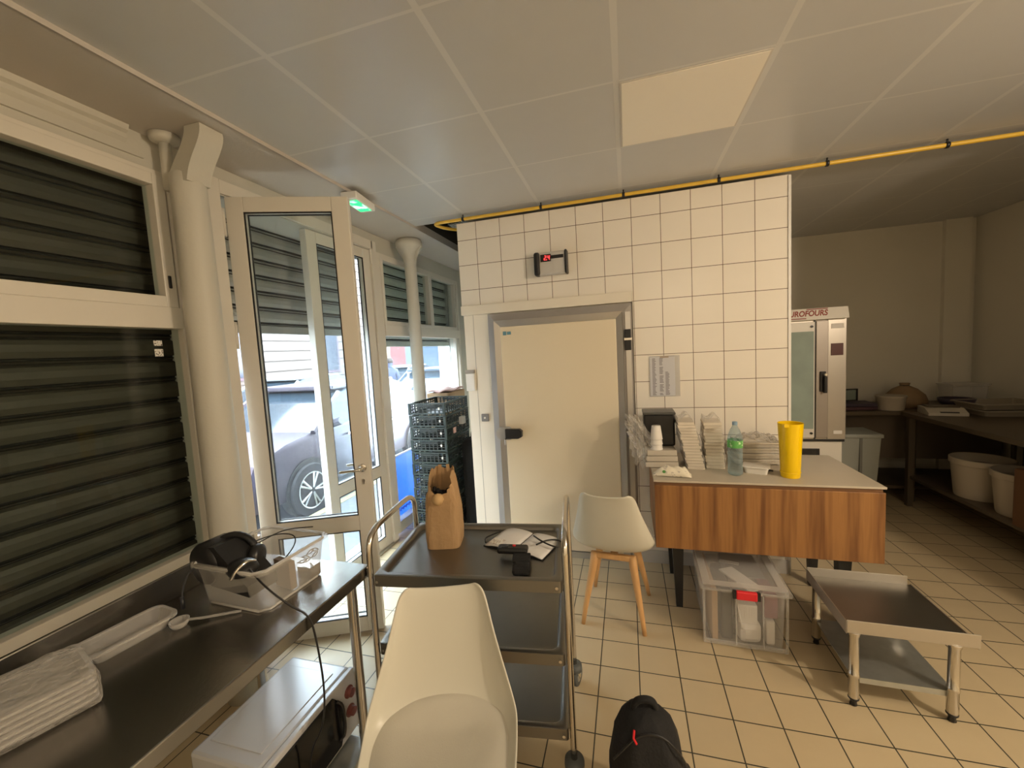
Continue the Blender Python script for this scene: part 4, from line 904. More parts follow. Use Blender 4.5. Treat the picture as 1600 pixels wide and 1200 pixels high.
def bagstack(name, label, loc, w, d, h, lean, rz, nlines):
    t = thing(name, label, 'packaging', loc, rz)
    b = MB()
    n = nlines; S = Matrix(((1, 0, lean, 0), (0, 1, 0, 0), (0, 0, 1, 0), (0, 0, 0, 1)))
    for i in range(n):
        z0 = h * 0.86 * i / n; b.box(-w / 2 + 0.004 * math.sin(i * 1.7), w / 2 + 0.004 * math.sin(i * 2.9), -d / 2, d / 2, z0, z0 + h * 0.86 / n - 0.0015, 0.001)
    b.build('carton_pile', pmat('cream_carton', (0.70, 0.63, 0.52), 0.6, noise=0.08, nscale=20), t, xf=S)
    b = MB(); b.box(-w / 2 - 0.007, w / 2 + 0.007, -d / 2 - 0.007, d / 2 + 0.007, 0, h * 0.90, 0.012); bmesh.ops.subdivide_edges(b.bm, edges=b.bm.edges[:], cuts=4, use_grid_fill=True)
    for v in b.bm.verts:
        v.co.x += 0.005 * math.sin(50 * v.co.z + 20 * v.co.y); v.co.y += 0.004 * math.sin(44 * v.co.z + 31 * v.co.x)
        if v.co.z > h * 0.85: v.co.z += 0.03 * (0.6 + 0.5 * math.sin(60 * v.co.x)); v.co.x *= 0.75; v.co.y *= 0.7
    b.build('film_wrap', M_wrap, t, smooth=True, xf=S)
    return t
bagstack('wrapped_carton_pile', 'leaning film-wrapped pile of lids beside the black trays', (0.405, 2.85, TB), 0.10, 0.20, 0.355, -0.19, R(0), 16)
bagstack('wrapped_carton_pile', 'upright film-wrapped pile of cream lids between leaning pile and bottle', (0.525, 2.86, TB), 0.105, 0.17, 0.345, -0.05, R(-3), 14)
t = thing('crumpled_film_bag', 'crumpled clear plastic bag hanging off the table left end', 'plastic bag', (0.085, 2.82, TB), 0)
b = MB(); bmesh.ops.create_icosphere(b.bm, subdivisions=4, radius=1)
for v in b.bm.verts:
    n = 0.75 + 0.25 * math.sin(7 * v.co.x + 5 * v.co.z) * math.cos(6 * v.co.y + 3 * v.co.x) + 0.12 * math.sin(19 * v.co.z + 11 * v.co.y)
    v.co = Vector((v.co.x * 0.085 * n, v.co.y * 0.08 * n, v.co.z * 0.20 * n + 0.17)); v.co.x -= 0.10 * max(0, (v.co.z - 0.15)) / 0.25
b.build('film', M_wrap, t, smooth=False)
t = thing('wrapped_tray_pile', 'heap of film-wrapped pale trays behind the water bottle', 'trays', (0.80, 2.965, TB), R(3))
for i in range(4):
    b = MB(); b.tray(-0.155 + 0.01 * i, 0.155 - 0.012 * i, -0.10, 0.10, 0.006 + i * 0.036, 0.038 + i * 0.036, 0.002, 0.012, 0.006, 0.02); b.build('tray', pmat('tray_pale', (0.64, 0.58, 0.48), 0.5), t)
b = MB()
b.grid(lambda u, v: (-0.20 + 0.38 * u, -0.14 + 0.26 * v, 0.02 + 0.165 * (math.sin(math.pi * u) * math.sin(math.pi * v)) ** 0.35 + 0.012 * math.sin(31 * u + 7 * v) + 0.010 * math.sin(37 * v)), 26, 18); b.build('film_wrap', M_wrap, t, smooth=True)
b = MB(); b.tube([(0.70, 2.80, TB + 0.006), (0.78, 2.78, TB + 0.006), (0.83, 2.74, TB + 0.006)], 0.005, 8, smooth=1)
one('black_pen', b, M_black, 'thin dark pen lying between the tub and yellow tumbler', 'pen', smooth=True)

# ------------------------------------------------------------------ clear box with red latch
t = thing('latch_storage_box', 'large clear storage box with red latch under the walnut table', 'storage box', (0.578, 2.60, 0), R(-2))
b = MB(); b.tray(-0.20, 0.20, -0.27, 0.27, 0.004, 0.325, 0.004, 0.012, 0.010, 0.03); b.build('box_body', M_clear, t)
b = MB(); b.box(-0.222, 0.222, -0.292, 0.292, 0.325, 0.350, 0.010); b.build('lid_rim', M_clear, t)
b = MB()
for q in ((-0.205, -0.165, -0.28, 0.28), (0.165, 0.205, -0.28, 0.28), (-0.17, 0.17, -0.28, -0.235), (-0.17, 0.17, 0.235, 0.28)): b.box(q[0], q[1], q[2], q[3], 0.350, 0.356, 0.002)
b.build('lid_ridge', M_milky, t)
b = MB()
for x in (-0.045, 0.085): b.tube([(x, -0.285, 0.32), (x + 0.004, -0.275, 0.02)], 0.0035, 6)
for x in (-0.2, 0.2): b.box(x - 0.006, x + 0.006, -0.275, -0.262, 0.01, 0.32, 0.003)
b.box(-0.2, 0.2, -0.27, -0.262, 0.005, 0.03, 0.002)
b.build('moulded_ribs', M_milky, t)
b = MB(); b.box(-0.045, 0.055, -0.308, -0.286, 0.298, 0.345, 0.006); b.build('red_latch', M_red, t)
b = MB(); b.box(-0.060, -0.045, -0.303, -0.286, 0.300, 0.344); b.build('latch_end', M_black, t)
b = MB(); b.box(0.055, 0.070, -0.303, -0.286, 0.300, 0.344); b.build('latch_end', M_black, t)
def inbox(name, label, cat, x0, x1, y0, y1, z0, z1, mat, rot=0, bev=0.004):
    o = thing(name, label, cat, (0.578 + (x0 + x1) / 2, 2.60 + (y0 + y1) / 2, z0), R(rot)); b = MB(); w, d = (x1 - x0) / 2, (y1 - y0) / 2
    b.box(-w, w, -d, d, 0, z1 - z0, bev); b.build('body', mat, o); return o
inbox('brown_folder', 'brown folder standing inside the clear storage box', 'folder', -0.165, -0.135, -0.24, 0.2, 0.01, 0.30, M_card)
inbox('dark_grey_bin', 'dark grey container inside the clear storage box', 'container', -0.115, -0.055, -0.22, 0.1, 0.01, 0.29, pmat('dark_grey', (0.05, 0.055, 0.055), 0.5), 0, 0.01)
o = inbox('white_charger_block', 'white ribbed charger inside the clear storage box', 'charger', -0.03, 0.065, -0.225, -0.17, 0.12, 0.225, M_white)
b = MB()
for i in range(7): b.box(-0.042 + i * 0.012, -0.036 + i * 0.012, -0.030, -0.026, 0.03, 0.095)
b.build('rib', M_paper, o)
inbox('white_plastic_pouch', 'crumpled white bag inside the clear storage box', 'bag', -0.035, 0.085, -0.24, -0.12, 0.01, 0.125, M_paper, 5, 0.03)
inbox('maroon_packet', 'maroon packet inside the clear storage box', 'packet', 0.10, 0.165, -0.22, -0.05, 0.16, 0.29, pmat('maroon', (0.20, 0.05, 0.06), 0.6))
inbox('white_bottle', 'slanted white tube inside the clear storage box', 'tube', 0.105, 0.15, -0.23, -0.18, 0.01, 0.15, M_paper, 0, 0.012)
inbox('pale_pamphlet', 'pale folded leaflet at the top of the clear storage box', 'leaflet', -0.035, 0.055, -0.22, 0.02, 0.300, 0.308, M_paper, 28, 0.001)
inbox('grey_document', 'grey papers filling the back of the clear storage box', 'papers', -0.04, 0.16, -0.04, 0.24, 0.01, 0.285, pmat('grey_stuff', (0.22, 0.20, 0.19), 0.7))
inbox('white_strap', 'short white strap on the contents of the clear storage box', 'strap', -0.06, 0.05, 0.08, 0.11, 0.294, 0.302, M_paper, -14, 0.003)
b = MB(); b.tube([(0.578 - 0.045, 2.60 - 0.25, 0.28), (0.578 - 0.03, 2.60 - 0.25, 0.18), (0.578 - 0.018, 2.60 - 0.25, 0.10)], 0.004, 6, smooth=1)
one('white_cable', b, M_white, 'white cable hanging inside the clear storage box front', 'cable', smooth=True)

# ------------------------------------------------------------------ low stainless stand
t = thing('low_equipment_stand', 'low stainless equipment stand with rimmed top and undershelf', 'stand', (1.138, 2.262, 0), R(-1))
X0, X1, Y0, Y1 = -0.225, 0.232, -0.222, 0.222
b = MB(); b.box(X0, X1, Y0, Y1, 0.360, 0.366); b.build('top_plate', M_steel_b, t)
b = MB(); b.box(X0 - 0.002, X1 + 0.005, Y0 - 0.004, Y0, 0.352, 0.412, 0.0015); b.box(X0, X1 - 0.01, Y1, Y1 + 0.004, 0.352, 0.412, 0.0015)
b.box(X0 - 0.004, X0, Y0, Y1, 0.345, 0.405, 0.0015); b.box(X1, X1 + 0.004, Y0, Y1, 0.345, 0.372, 0.0015)
b.build('rim', pmat('rim_steel_lit', (0.52, 0.49, 0.44), 0.45, 0.9), t)  # paler than the top plate: reflected light put into the rim colour
b = MB(); b.box(X0 + 0.03, X1 - 0.06, Y0 + 0.02, Y1 - 0.02, 0.125, 0.131); b.box(X0 + 0.03, X1 - 0.06, Y0 + 0.018, Y0 + 0.022, 0.105, 0.131); b.build('undershelf', M_galv, t)
for x in (X0 + 0.032, X1 - 0.072):
    for y in (Y0 + 0.012, Y1 - 0.035):
        b = MB(); b.lathe([(0.019, 0.035), (0.0205, 0.045), (0.0205, 0.14), (0.022, 0.142), (0.022, 0.155), (0.0195, 0.158), (0.0195, 0.335), (0.023, 0.34), (0.023, 0.352)], 20, loc=(x, y, 0)); lg = b.build('leg', M_chrome, t, autos=40)
        b = MB(); b.lathe([(0.011, 0.0), (0.015, 0.004), (0.012, 0.015), (0.015, 0.030), (0.021, 0.033), (0.021, 0.040)], 16, loc=(x, y, 0)); b.build('adjustable_foot', M_black, lg, smooth=True)

# ------------------------------------------------------------------ back kitchen: oven
t = thing('convection_oven', 'tall white convection oven with glass door and EUROFOURS lettering', 'oven', (1.47, 4.40, 0))
M_ovenw = pmat('oven_cream', (0.78, 0.74, 0.66), 0.35)
M_ovens = pmat('oven_steel', (0.50, 0.46, 0.40), 0.35, 0.7)
b = MB(); b.box(-0.33, 0.29, -0.38, 0.40, 0.78, 1.85, 0.004); b.build('casing', M_ovens, t)
b = MB(); b.box(-0.33, 0.27, -0.37, 0.40, 0.0, 0.77, 0.006); b.build('base_cabinet', M_ovenw, t)
b = MB(); b.box(-0.33, 0.28, -0.385, 0.40, 0.765, 0.785); b.build('shadow_gap', M_black, t)
b = MB(); b.prism([(-0.43, 1.805), (-0.405, 1.90), (0.38, 1.915), (0.38, 1.805)], -0.34, 0.285, 'X'); b.build('header', M_ovenw, t)
b = MB(); b.box(-0.30, 0.055, -0.40, -0.38, 0.80, 1.79, 0.003); b.build('door_frame', M_ovenw, t)
b = MB(); b.box(-0.27, 0.045, -0.406, -0.396, 0.88, 1.71); b.build('door_glass', pmat('oven_glass', (0.30, 0.38, 0.34), 0.08, noise=0.25, nscale=5), t)
b = MB(); b.box(0.055, 0.062, -0.40, -0.38, 0.79, 1.80); b.box(0.150, 0.157, -0.385, -0.376, 0.79, 1.80); b.build('door_gap', M_black, t)
b = MB(); b.box(0.062, 0.150, -0.408, -0.38, 0.80, 1.795, 0.004); b.build('door_stile', pmat('oven_stile', (0.36, 0.32, 0.28), 0.4, 0.5), t)
b = MB(); b.box(0.087, 0.128, -0.425, -0.405, 1.20, 1.37, 0.004); b.box(0.105, 0.127, -0.455, -0.42, 1.19, 1.33, 0.006); b.build('handle', M_black, t)
b = MB(); b.lathe([(0.010, -0.462), (0.013, -0.45)], 12, loc=(0.115, 0, 1.345), axis='Y'); b.build('handle_boss', M_chrome, t)
b = MB(); b.box(0.178, 0.265, -0.386, -0.379, 1.50, 1.60, 0.002); b.build('control_screen', pmat('maroon_screen', (0.10, 0.03, 0.025), 0.3), t)
b = MB(); b.box(0.18, 0.268, -0.384, -0.379, 1.725, 1.765); b.box(0.20, 0.262, -0.384, -0.379, 0.83, 0.86); b.build('label_plate', M_paper, t)
b = MB()
for z in (1.75, 0.84): b.lathe([(0.010, -0.410), (0.010, -0.40)], 10, loc=(0.03, 0, z), axis='Y')
b.build('door_knob', M_black, t)
b = MB(); b.box(-0.14, 0.105, -0.376, -0.366, 0.60, 0.70, 0.003); b.build('front_vent', M_black, t)
M_txt = pmat('maroon_lettering', (0.30, 0.05, 0.03), 0.5)
text_mesh('lettering', 'EUROFOURS', 0.066, M_txt, t, Matrix.Translation((-0.017, -0.4215, 1.838)) @ Matrix.Rotation(R(75), 4, 'X'), bold=0.0020, shear=0.25, xs=0.81)
b = MB(); b.box(-0.01, 0.14, -0.4135, -0.4090, 1.890, 1.897); b.box(-0.17, -0.02, -0.4330, -0.4270, 1.815, 1.822); b.build('accent_stripe', M_txt, t)

t = thing('grey_waste_bin', 'grey plastic bin standing against the back counter beside the oven', 'bin', (1.985, 4.42, 0))
b = MB(); b.taper(0, 0, 0.0, 0.74, 0.115, 0.15, square=True); b.build('bin_body', pmat('bin_grey', (0.30, 0.31, 0.27), 0.5), t)
b = MB(); b.box(-0.165, 0.165, -0.165, 0.165, 0.74, 0.775, 0.008); b.build('bin_rim', MATS['bin_grey'], t)
b = MB(); b.box(-0.01, 0.01, -0.155, -0.135, 0.2, 0.74); b.build('moulded_rib', pmat('bin_dark', (0.15, 0.15, 0.13), 0.6), t)

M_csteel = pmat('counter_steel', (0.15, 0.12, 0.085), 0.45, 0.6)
t = thing('back_counter', 'dark steel counter along the far wall', 'counter', (2.40, 5.08, 0))
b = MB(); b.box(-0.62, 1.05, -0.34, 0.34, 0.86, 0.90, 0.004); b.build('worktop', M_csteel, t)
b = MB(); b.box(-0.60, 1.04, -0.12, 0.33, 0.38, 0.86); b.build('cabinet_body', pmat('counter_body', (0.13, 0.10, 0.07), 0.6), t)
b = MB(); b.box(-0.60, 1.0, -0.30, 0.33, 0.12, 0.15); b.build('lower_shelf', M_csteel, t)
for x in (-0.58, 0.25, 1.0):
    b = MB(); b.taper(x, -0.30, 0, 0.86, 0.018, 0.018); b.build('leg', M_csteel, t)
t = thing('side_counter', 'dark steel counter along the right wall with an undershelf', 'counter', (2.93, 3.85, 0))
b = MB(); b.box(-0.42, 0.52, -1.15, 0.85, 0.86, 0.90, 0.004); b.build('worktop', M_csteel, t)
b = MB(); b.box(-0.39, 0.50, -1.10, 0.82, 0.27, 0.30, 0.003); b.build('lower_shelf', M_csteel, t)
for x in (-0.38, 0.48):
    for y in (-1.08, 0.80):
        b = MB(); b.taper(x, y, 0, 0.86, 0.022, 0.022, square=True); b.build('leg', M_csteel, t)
M_bucket = pmat('bucket_white', (0.44, 0.39, 0.31), 0.5)
def bucket(x, y, r, label):
    t = thing('white_bucket', label, 'bucket', (x, y, 0.30), 0, 'white buckets under the side counter')
    b = MB(); b.lathe([(0.0, 0.0), (r * 0.82, 0.0), (r * 0.84, 0.01), (r * 0.97, 0.27), (r * 1.03, 0.275), (r * 1.03, 0.315), (r, 0.32), (r * 0.96, 0.31), (r * 0.82, 0.012), (0, 0.01)], 32, cap=False); b.build('bucket_wall', M_bucket, t, autos=40)
    b = MB(); b.lathe([(0, 0.25), (r * 0.94, 0.25)], 24, cap=False); b.build('contents', pmat('bucket_inside', (0.20, 0.16, 0.12), 0.8), t)
bucket(2.72, 4.10, 0.18, 'white bucket on the undershelf, the one farther from the viewer')
bucket(2.73, 3.72, 0.175, 'white bucket on the undershelf, the nearer one beside the brown case')
b = MB(); b.box(-0.2, 0.2, -0.09, 0.09, 0, 0.40, 0.01)
o = one('brown_case', b, pmat('dark_brown_case', (0.12, 0.055, 0.02), 0.6), 'dark brown case at the right edge on the undershelf', 'case'); o.location = (2.715, 3.44, 0.302)
# items on the back counter
CT = 0.90
b = MB(); frame_rect(b, 0, 0, 0, 0, 0, 0, 0.01); b.bm.clear()
t = thing('photo_frame', 'small framed picture leaning on the wall beside the oven', 'frame', (2.20, 4.97, CT + 0.075), R(10))
b = MB(); b.box(-0.075, 0.075, -0.006, 0.006, 0.0, 0.12); b.build('glass', pmat('frame_glass', (0.25, 0.30, 0.26), 0.15), t)
b = MB()
for q in ((-0.08, -0.062, 0, 0.125), (0.062, 0.08, 0, 0.125), (-0.08, 0.08, 0, 0.012), (-0.08, 0.08, 0.113, 0.125)): b.box(q[0], q[1], -0.010, 0.010, q[2], q[3])
b.build('frame_border', M_black, t)
for i, (c, l) in enumerate((((0.10, 0.05, 0.06), 'lower maroon book under the framed picture'), ((0.05, 0.035, 0.06), 'upper dark book under the framed picture'))):
    b = MB(); b.box(-0.16, 0.17, -0.12, 0.12, 0, 0.03, 0.002); o = one('flat_book', b, pmat('book_%s' % 'ab'[i], c, 0.6), l, 'book'); o.location = (2.20, 4.93, CT + 0.003 + 0.034 * i); o.rotation_euler.z = R(8 - 10 * i)
t = thing('white_tub', 'pale round tub on the back counter beside the books', 'tub', (2.50, 4.86, CT)); b = MB(); b.lathe([(0.0, 0), (0.10, 0), (0.115, 0.12), (0.12, 0.125), (0.12, 0.14), (0.0, 0.142)], 24); b.build('tub_body', M_bucket, t, autos=40)
t = thing('tan_flour_bag', 'large tan bag gathered at its top on the back counter', 'bag', (2.70, 5.03, CT))
b = MB(); N = 24; rings = []
for z, w, d in ((0.0, 0.17, 0.12), (0.05, 0.185, 0.13), (0.12, 0.16, 0.12), (0.18, 0.10, 0.08), (0.215, 0.035, 0.035), (0.24, 0.045, 0.04)):
    rings.append([b.bm.verts.new((w * math.cos(2 * math.pi * i / N) * (1 + 0.05 * math.sin(5 * i)), d * math.sin(2 * math.pi * i / N), z)) for i in range(N)])
for p, q in zip(rings[:-1], rings[1:]):
    for i in range(N): b.bm.faces.new((p[i], p[(i + 1) % N], q[(i + 1) % N], q[i]))
b.bm.faces.new(rings[0][::-1]); b.bm.faces.new(rings[-1]); b.build('sack', pmat('tan_sack', (0.26, 0.17, 0.09), 0.7, bump=0.4, bscale=20), t, smooth=True)
b = MB(); b.lathe([(0.03, 0.205), (0.04, 0.215), (0.03, 0.228)], 14); b.build('tie', M_black, t)
t = thing('kitchen_scale', 'pale kitchen scale at the corner where the counters meet', 'scale', (2.74, 4.58, CT), R(-12))
b = MB(); b.prism([(-0.13, 0.0), (0.11, 0.0), (0.11, 0.06), (-0.04, 0.06), (-0.13, 0.025)], -0.13, 0.13, 'X'); b.build('scale_body', pmat('scale_white', (0.55, 0.51, 0.43), 0.4), t)
b = MB(); b.box(-0.11, 0.11, -0.03, 0.10, 0.062, 0.072, 0.002); b.build('platform', M_csteel, t)
b = MB(); b.box(-0.05, 0.07, -0.132, -0.09, 0.026, 0.034); b.build('scale_display', M_black, t)
t = thing('dark_mixing_bowl', 'dark bowl sitting behind the kitchen scale', 'bowl', (2.98, 4.80, CT)); b = MB(); b.lathe([(0.0, 0.0), (0.06, 0.0), (0.12, 0.07), (0.13, 0.11), (0.125, 0.11), (0.115, 0.075), (0.05, 0.01), (0, 0.01)], 24, cap=False); b.build('bowl_wall', pmat('dark_bowl', (0.04, 0.03, 0.05), 0.4), t, smooth=True)
for i, (x, y, l) in enumerate(((3.16, 4.55, 'lower long grey tray in the corner of the side counter'), (3.14, 4.57, 'upper long grey tray in the corner of the side counter'))):
    t = thing('long_grey_tray', l, 'tray', (x, y, CT + 0.055 * i), R(3 * i)); b = MB(); b.tray(-0.24, 0.24, -0.17, 0.17, 0, 0.05, 0.003, 0.02, 0.01, 0.03); b.build('tray_body', pmat('tray_taupe', (0.30, 0.26, 0.20), 0.5), t)
t = thing('clear_food_box', 'clear lidded food box stacked above the grey corner trays', 'food box', (3.18, 5.05, CT + 0.004)); b = MB(); b.tray(-0.14, 0.14, -0.11, 0.11, 0, 0.20, 0.003, 0.01, 0.006, 0.02); b.build('box_body', M_milky, t); b = MB(); b.box(-0.148, 0.148, -0.118, 0.118, 0.205, 0.217, 0.003); b.build('lid', M_milky, t)

# ------------------------------------------------------------------ the street outside
M_asph = pmat('street_asphalt', (0.08, 0.083, 0.09), 0.8, noise=0.15, nscale=4)
M_pave = pmat('pavement', (0.09, 0.09, 0.088), 0.8, noise=0.1, nscale=3)
b = MB(); b.box(-3.35, -2.42, -8, 30, -0.10, -0.02); one('pavement', b, M_pave, 'pale pavement strip outside the shop door', 'pavement', kind='structure')
b = MB(); b.box(-3.45, -3.35, -8, 30, -0.12, -0.015); one('kerb_stone', b, pmat('kerb', (0.22, 0.19, 0.09), 0.8, noise=0.08), 'pale yellowish kerb edge along the street', 'kerb', kind='structure')
b = MB(); b.box(-10.5, -3.45, -8, 30, -0.25, -0.12); one('street_road', b, M_asph, 'grey street in front of the shop', 'road', kind='structure')
b = MB(); b.box(-12, -10.5, -8, 30, -0.2, 0.02); one('far_pavement', b, M_pave, 'pavement across the street', 'pavement', kind='structure')
t = thing('stone_building', 'pale stone building with banded masonry across the street', 'building', (-12, 0, 0))
M_stone = pmat('pale_stone', (0.135, 0.11, 0.095), 0.8, noise=0.06, nscale=1.5)
b = MB(); b.box(-1.5, 0, -8, 17.2, 0, 8.0)
for i in range(20): b.box(0, 0.05, -8, 17.2, 0.35 + 0.36 * i, 0.35 + 0.36 * i + 0.30)
b.build('masonry', M_stone, t)
for y in (5.0, 9.4, 13.6):
    f = MB(); f.box(0.0, 0.10, y, y + 1.3, 1.2, 3.6); w_ = f.build('window_frame', pmat('pinkish_frame', (0.09, 0.055, 0.07), 0.5), t)
    f = MB(); f.box(0.10, 0.12, y + 0.12, y + 1.18, 1.3, 3.5); f.build('pane', pmat('street_pane', (0.04, 0.045, 0.06), 0.15), w_)
t = thing('red_shopfront_building', 'reddish shopfront building farther up the street', 'building', (-12, 17.2, 0))
b = MB(); b.box(-1.5, 0.05, 0.0, 3.2, 0, 7.5); b.build('wall', pmat('red_render', (0.12, 0.04, 0.04), 0.7), t)
b = MB(); b.box(0.05, 0.10, 0.5, 1.6, 0.0, 2.3); b.build('doorway', pmat('doorway_tan', (0.25, 0.2, 0.15), 0.7), t)
t = thing('garage_front_building', 'grey-blue building with a slatted garage shutter', 'building', (-12, 20.4, 0))
b = MB(); b.box(-1.5, 0.0, 0.0, 12, 0, 7.5); b.build('wall', pmat('grey_render', (0.07, 0.085, 0.10), 0.7), t)
b = MB()
for i in range(16): b.box(0.0, 0.04 + 0.02 * (i % 2), 1.4, 5.4, 0.0 + 0.2 * i, 0.19 + 0.2 * i)
b.build('garage_shutter', pmat('blue_grey_shutter', (0.045, 0.07, 0.10), 0.5), t)
b = MB(); b.box(0.0, 0.3, 0.4, 7.4, 3.3, 3.9); b.build('sign_band', pmat('sign_grey', (0.2, 0.21, 0.23), 0.6), t)
b = MB(); b.box(-12, 2, 30, 31, -0.2, 7); one('end_of_street_wall', b, M_stone, 'pale facade closing the end of the street', 'building')

def car(name, label, x, y, rz, body, L_=4.1, W_=1.72, van=False):
    t = thing(name, label, 'car', (x, y, -0.12), rz)
    hw = W_ / 2
    if van: side = [(-2.05, 0.30), (-2.10, 0.75), (-1.95, 1.05), (-1.45, 1.20), (0, 1.20), (2.0, 1.20), (2.08, 0.9), (2.05, 0.30)]; gh = [(-1.45, 1.18), (-0.85, 1.80), (-0.5, 1.88), (1.95, 1.88), (2.02, 1.18)]
    else: side = [(-2.0, 0.28), (-2.08, 0.55), (-1.95, 0.78), (-1.5, 0.90), (-0.95, 0.98), (0.2, 1.0), (1.3, 1.02), (1.85, 1.0), (2.03, 0.75), (2.0, 0.30)]; gh = [(-1.10, 0.96), (-0.45, 1.38), (0.0, 1.46), (0.9, 1.45), (1.55, 1.25), (1.90, 1.0)]
    b = MB(); n = len(side); cols = []
    for k, (s_, w) in enumerate(((-1, 0.97), (-0.96, 1.0), (-0.4, 1.0), (0.4, 1.0), (0.96, 1.0), (1, 0.97))):
        ins = 0.93 if abs(s_) == 1 else 1.0
        cols.append([b.bm.verts.new((s_ * hw * (1.0 if 0.35 < q[1] < 0.9 else 0.95), q[0] * ins, 0.3 + (q[1] - 0.3) * (0.94 if abs(s_) == 1 else 1.0))) for q in side])
    for p, q in zip(cols[:-1], cols[1:]):
        for i in range(n): b.bm.faces.new((p[i], p[(i + 1) % n], q[(i + 1) % n], q[i]))
    b.bm.faces.new(cols[0][::-1]); b.bm.faces.new(cols[-1])
    b.build('body', body, t, autos=38)
    def cabin(sc_w, z_off, mat, nm, pts, ex):
        b = MB(); A = []
        for s_ in (-1, 1):
            A.append([b.bm.verts.new((s_ * hw * (0.93 - 0.22 * (q[1] - pts[0][1]) / 0.9 if True else 1) * sc_w, q[0] * ex, q[1] + z_off)) for q in pts])
        m_ = len(pts)
        for i in range(m_): b.bm.faces.new((A[0][i], A[0][(i + 1) % m_], A[1][(i + 1) % m_], A[1][i]))
        b.bm.faces.new(A[0][::-1]); b.bm.faces.new(A[1]); return b.build(nm, mat, t, autos=38)
    cabin(1.0, -0.005, pmat('car_window', (0.02, 0.03, 0.04), 0.08), 'window_glass', gh, 1.0)
    b = MB()
    hi = max(q[1] for q in gh); top = [q for q in gh if q[1] > hi - 0.12]
    b.box(-hw * 0.74, hw * 0.74, top[0][0] - 0.05, top[-1][0] + 0.1, hi - 0.05, hi + 0.02, 0.02)
    for s_ in (-1, 1):
        for i in (0, len(gh) - 2): b.tube([(s_ * hw * 0.94, gh[i][0], gh[i][1]), (s_ * hw * 0.80, gh[i + 1][0], gh[i + 1][1])], 0.035, 6)
        b.tube([(s_ * hw * 0.93, 0.25, gh[0][1]), (s_ * hw * 0.78, 0.3, hi)], 0.035, 6)
    b.build('roof', body, t)
    for s_ in (-1, 1):
        for yy in (-1.27, 1.28):
            b = MB(); b.lathe([(0.20, -0.09), (0.30, -0.09), (0.315, -0.06), (0.315, 0.06), (0.30, 0.09), (0.20, 0.09)], 28, axis='X', loc=(s_ * (hw - 0.06), yy, 0.315)); wh = b.build('wheel', pmat('tyre', (0.018, 0.018, 0.02), 0.7), t, autos=40)
            b = MB(); b.lathe([(0.045, s_ * 0.085), (0.05, s_ * 0.07)], 14, axis='X', loc=(s_ * (hw - 0.06), yy, 0.315)); b.lathe([(0.20, s_ * 0.092), (0.215, s_ * 0.096), (0.215, s_ * 0.06)], 28, axis='X', loc=(s_ * (hw - 0.06), yy, 0.315), cap=False)
            for k in range(5):
                for dk in (-0.16, 0.16):
                    a = 2 * math.pi * k / 5; b.tube([(s_ * (hw + 0.022), yy + 0.03 * math.cos(a), 0.315 + 0.03 * math.sin(a)), (s_ * (hw + 0.03), yy + 0.205 * math.cos(a + dk), 0.315 + 0.205 * math.sin(a + dk))], 0.014, 5)
            b.build('alloy_rim', M_galv, wh)
            b = MB(); b.lathe([(0.335, 0.0), (0.36, 0.0), (0.36, s_ * 0.012), (0.335, s_ * 0.012)], 28, axis='X', loc=(s_ * (hw - 0.005), yy, 0.33), cap=False); b.lathe([(0.0, 0.0), (0.35, 0.0)], 28, axis='X', loc=(s_ * (hw + 0.003), yy, 0.33), cap=False); b.build('wheel_arch', M_black, t)
        b = MB(); b.tube([(s_ * (hw - 0.1), -0.75, gh[0][1] + 0.03), (s_ * (hw + 0.08), -0.75, gh[0][1] + 0.08)], 0.05, 8); b.build('mirror', body, t)
        b = MB(); b.box(s_ * hw * 0.60 - 0.14, s_ * hw * 0.60 + 0.14, -2.07, -1.93, 0.62, 0.74, 0.02); b.build('headlight', M_white, t)
        for yy in (-0.55, 0.45):
            b = MB(); b.box(s_ * (hw + 0.001) - 0.012, s_ * (hw + 0.001) + 0.012, yy, yy + 0.14, 0.82, 0.845); b.build('door_handle', M_chrome, t)
    return t
C_sil = pmat('car_silver_lilac', (0.075, 0.065, 0.080), 0.3, 0.3)
C_blue = pmat('car_pale_blue', (0.04, 0.06, 0.085), 0.3, 0.3)
C_white = pmat('car_white', (0.20, 0.21, 0.22), 0.35)
car('parked_hatchback', 'silver lilac hatchback parked right outside the open door', -4.48, 5.10, R(0), C_sil)
car('parked_hatchback', 'pale blue hatchback parked outside the far window behind the silver one', -4.75, 9.7, R(0), C_blue)
car('parked_hatchback', 'white hatchback on the far side of the street opposite the door', -7.9, 8.0, R(0), C_white)
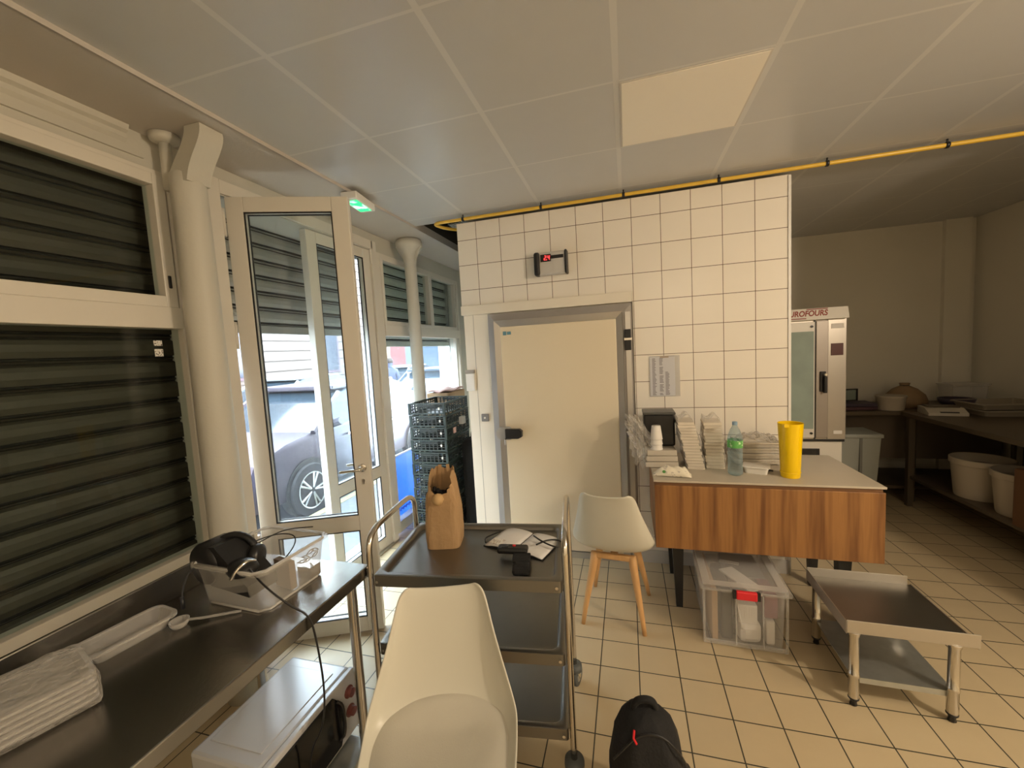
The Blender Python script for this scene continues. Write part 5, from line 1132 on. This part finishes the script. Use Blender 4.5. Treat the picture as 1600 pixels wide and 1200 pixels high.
car('parked_hatchback', 'white hatchback parked farther up across the street', -8.3, 13.6, R(0), C_white)
car('parked_hatchback', 'white car parked far up the near kerb', -5.3, 14.8, R(0), C_white)

# pedestrian
t = thing('person', 'person in dark clothes walking on the street, back turned', 'person', (-7.0, 11.0, -0.12), R(30))
me = bpy.data.meshes.new('body'); V = [(0, 0, 0.95), (0, 0, 1.15), (0, 0, 1.38), (0, 0, 1.50), (0, 0.01, 1.60), (0, 0.01, 1.72), (-0.17, 0, 1.40), (-0.24, 0.02, 1.13), (-0.24, -0.06, 0.88), (0.17, 0, 1.40), (0.24, -0.02, 1.13), (0.22, -0.10, 0.92), (-0.09, 0, 0.88), (-0.11, -0.06, 0.48), (-0.12, 0.06, 0.08), (-0.12, -0.08, 0.03), (0.09, 0, 0.88), (0.10, 0.05, 0.48), (0.11, 0.12, 0.08), (0.11, -0.02, 0.03)]
E_ = [(0, 1), (1, 2), (2, 3), (3, 4), (4, 5), (2, 6), (6, 7), (7, 8), (2, 9), (9, 10), (10, 11), (0, 12), (12, 13), (13, 14), (14, 15), (0, 16), (16, 17), (17, 18), (18, 19)]
me.from_pydata([Vector(v) for v in V], E_, []); o = bpy.data.objects.new('body', me); COL.objects.link(o); o.parent = t; me.materials.append(pmat('dark_clothes', (0.04, 0.05, 0.09), 0.8))
rad = [0.15, 0.14, 0.15, 0.065, 0.10, 0.09, 0.075, 0.055, 0.04, 0.075, 0.055, 0.04, 0.10, 0.075, 0.05, 0.04, 0.10, 0.075, 0.05, 0.04]
md = o.modifiers.new('skin', 'SKIN')
for i, r_ in enumerate(rad): me.skin_vertices[0].data[i].radius = (r_, r_ * 0.85)
me.skin_vertices[0].data[0].use_root = True
o.modifiers.new('sub', 'SUBSURF').levels = 1
b = MB(); b.lathe([(0.0, 1.80), (0.07, 1.785), (0.105, 1.72), (0.10, 1.65), (0.08, 1.62)], 14, loc=(0, 0.02, 0), cap=False); b.build('hair', pmat('dark_hair', (0.03, 0.02, 0.015), 0.8), t, smooth=True)
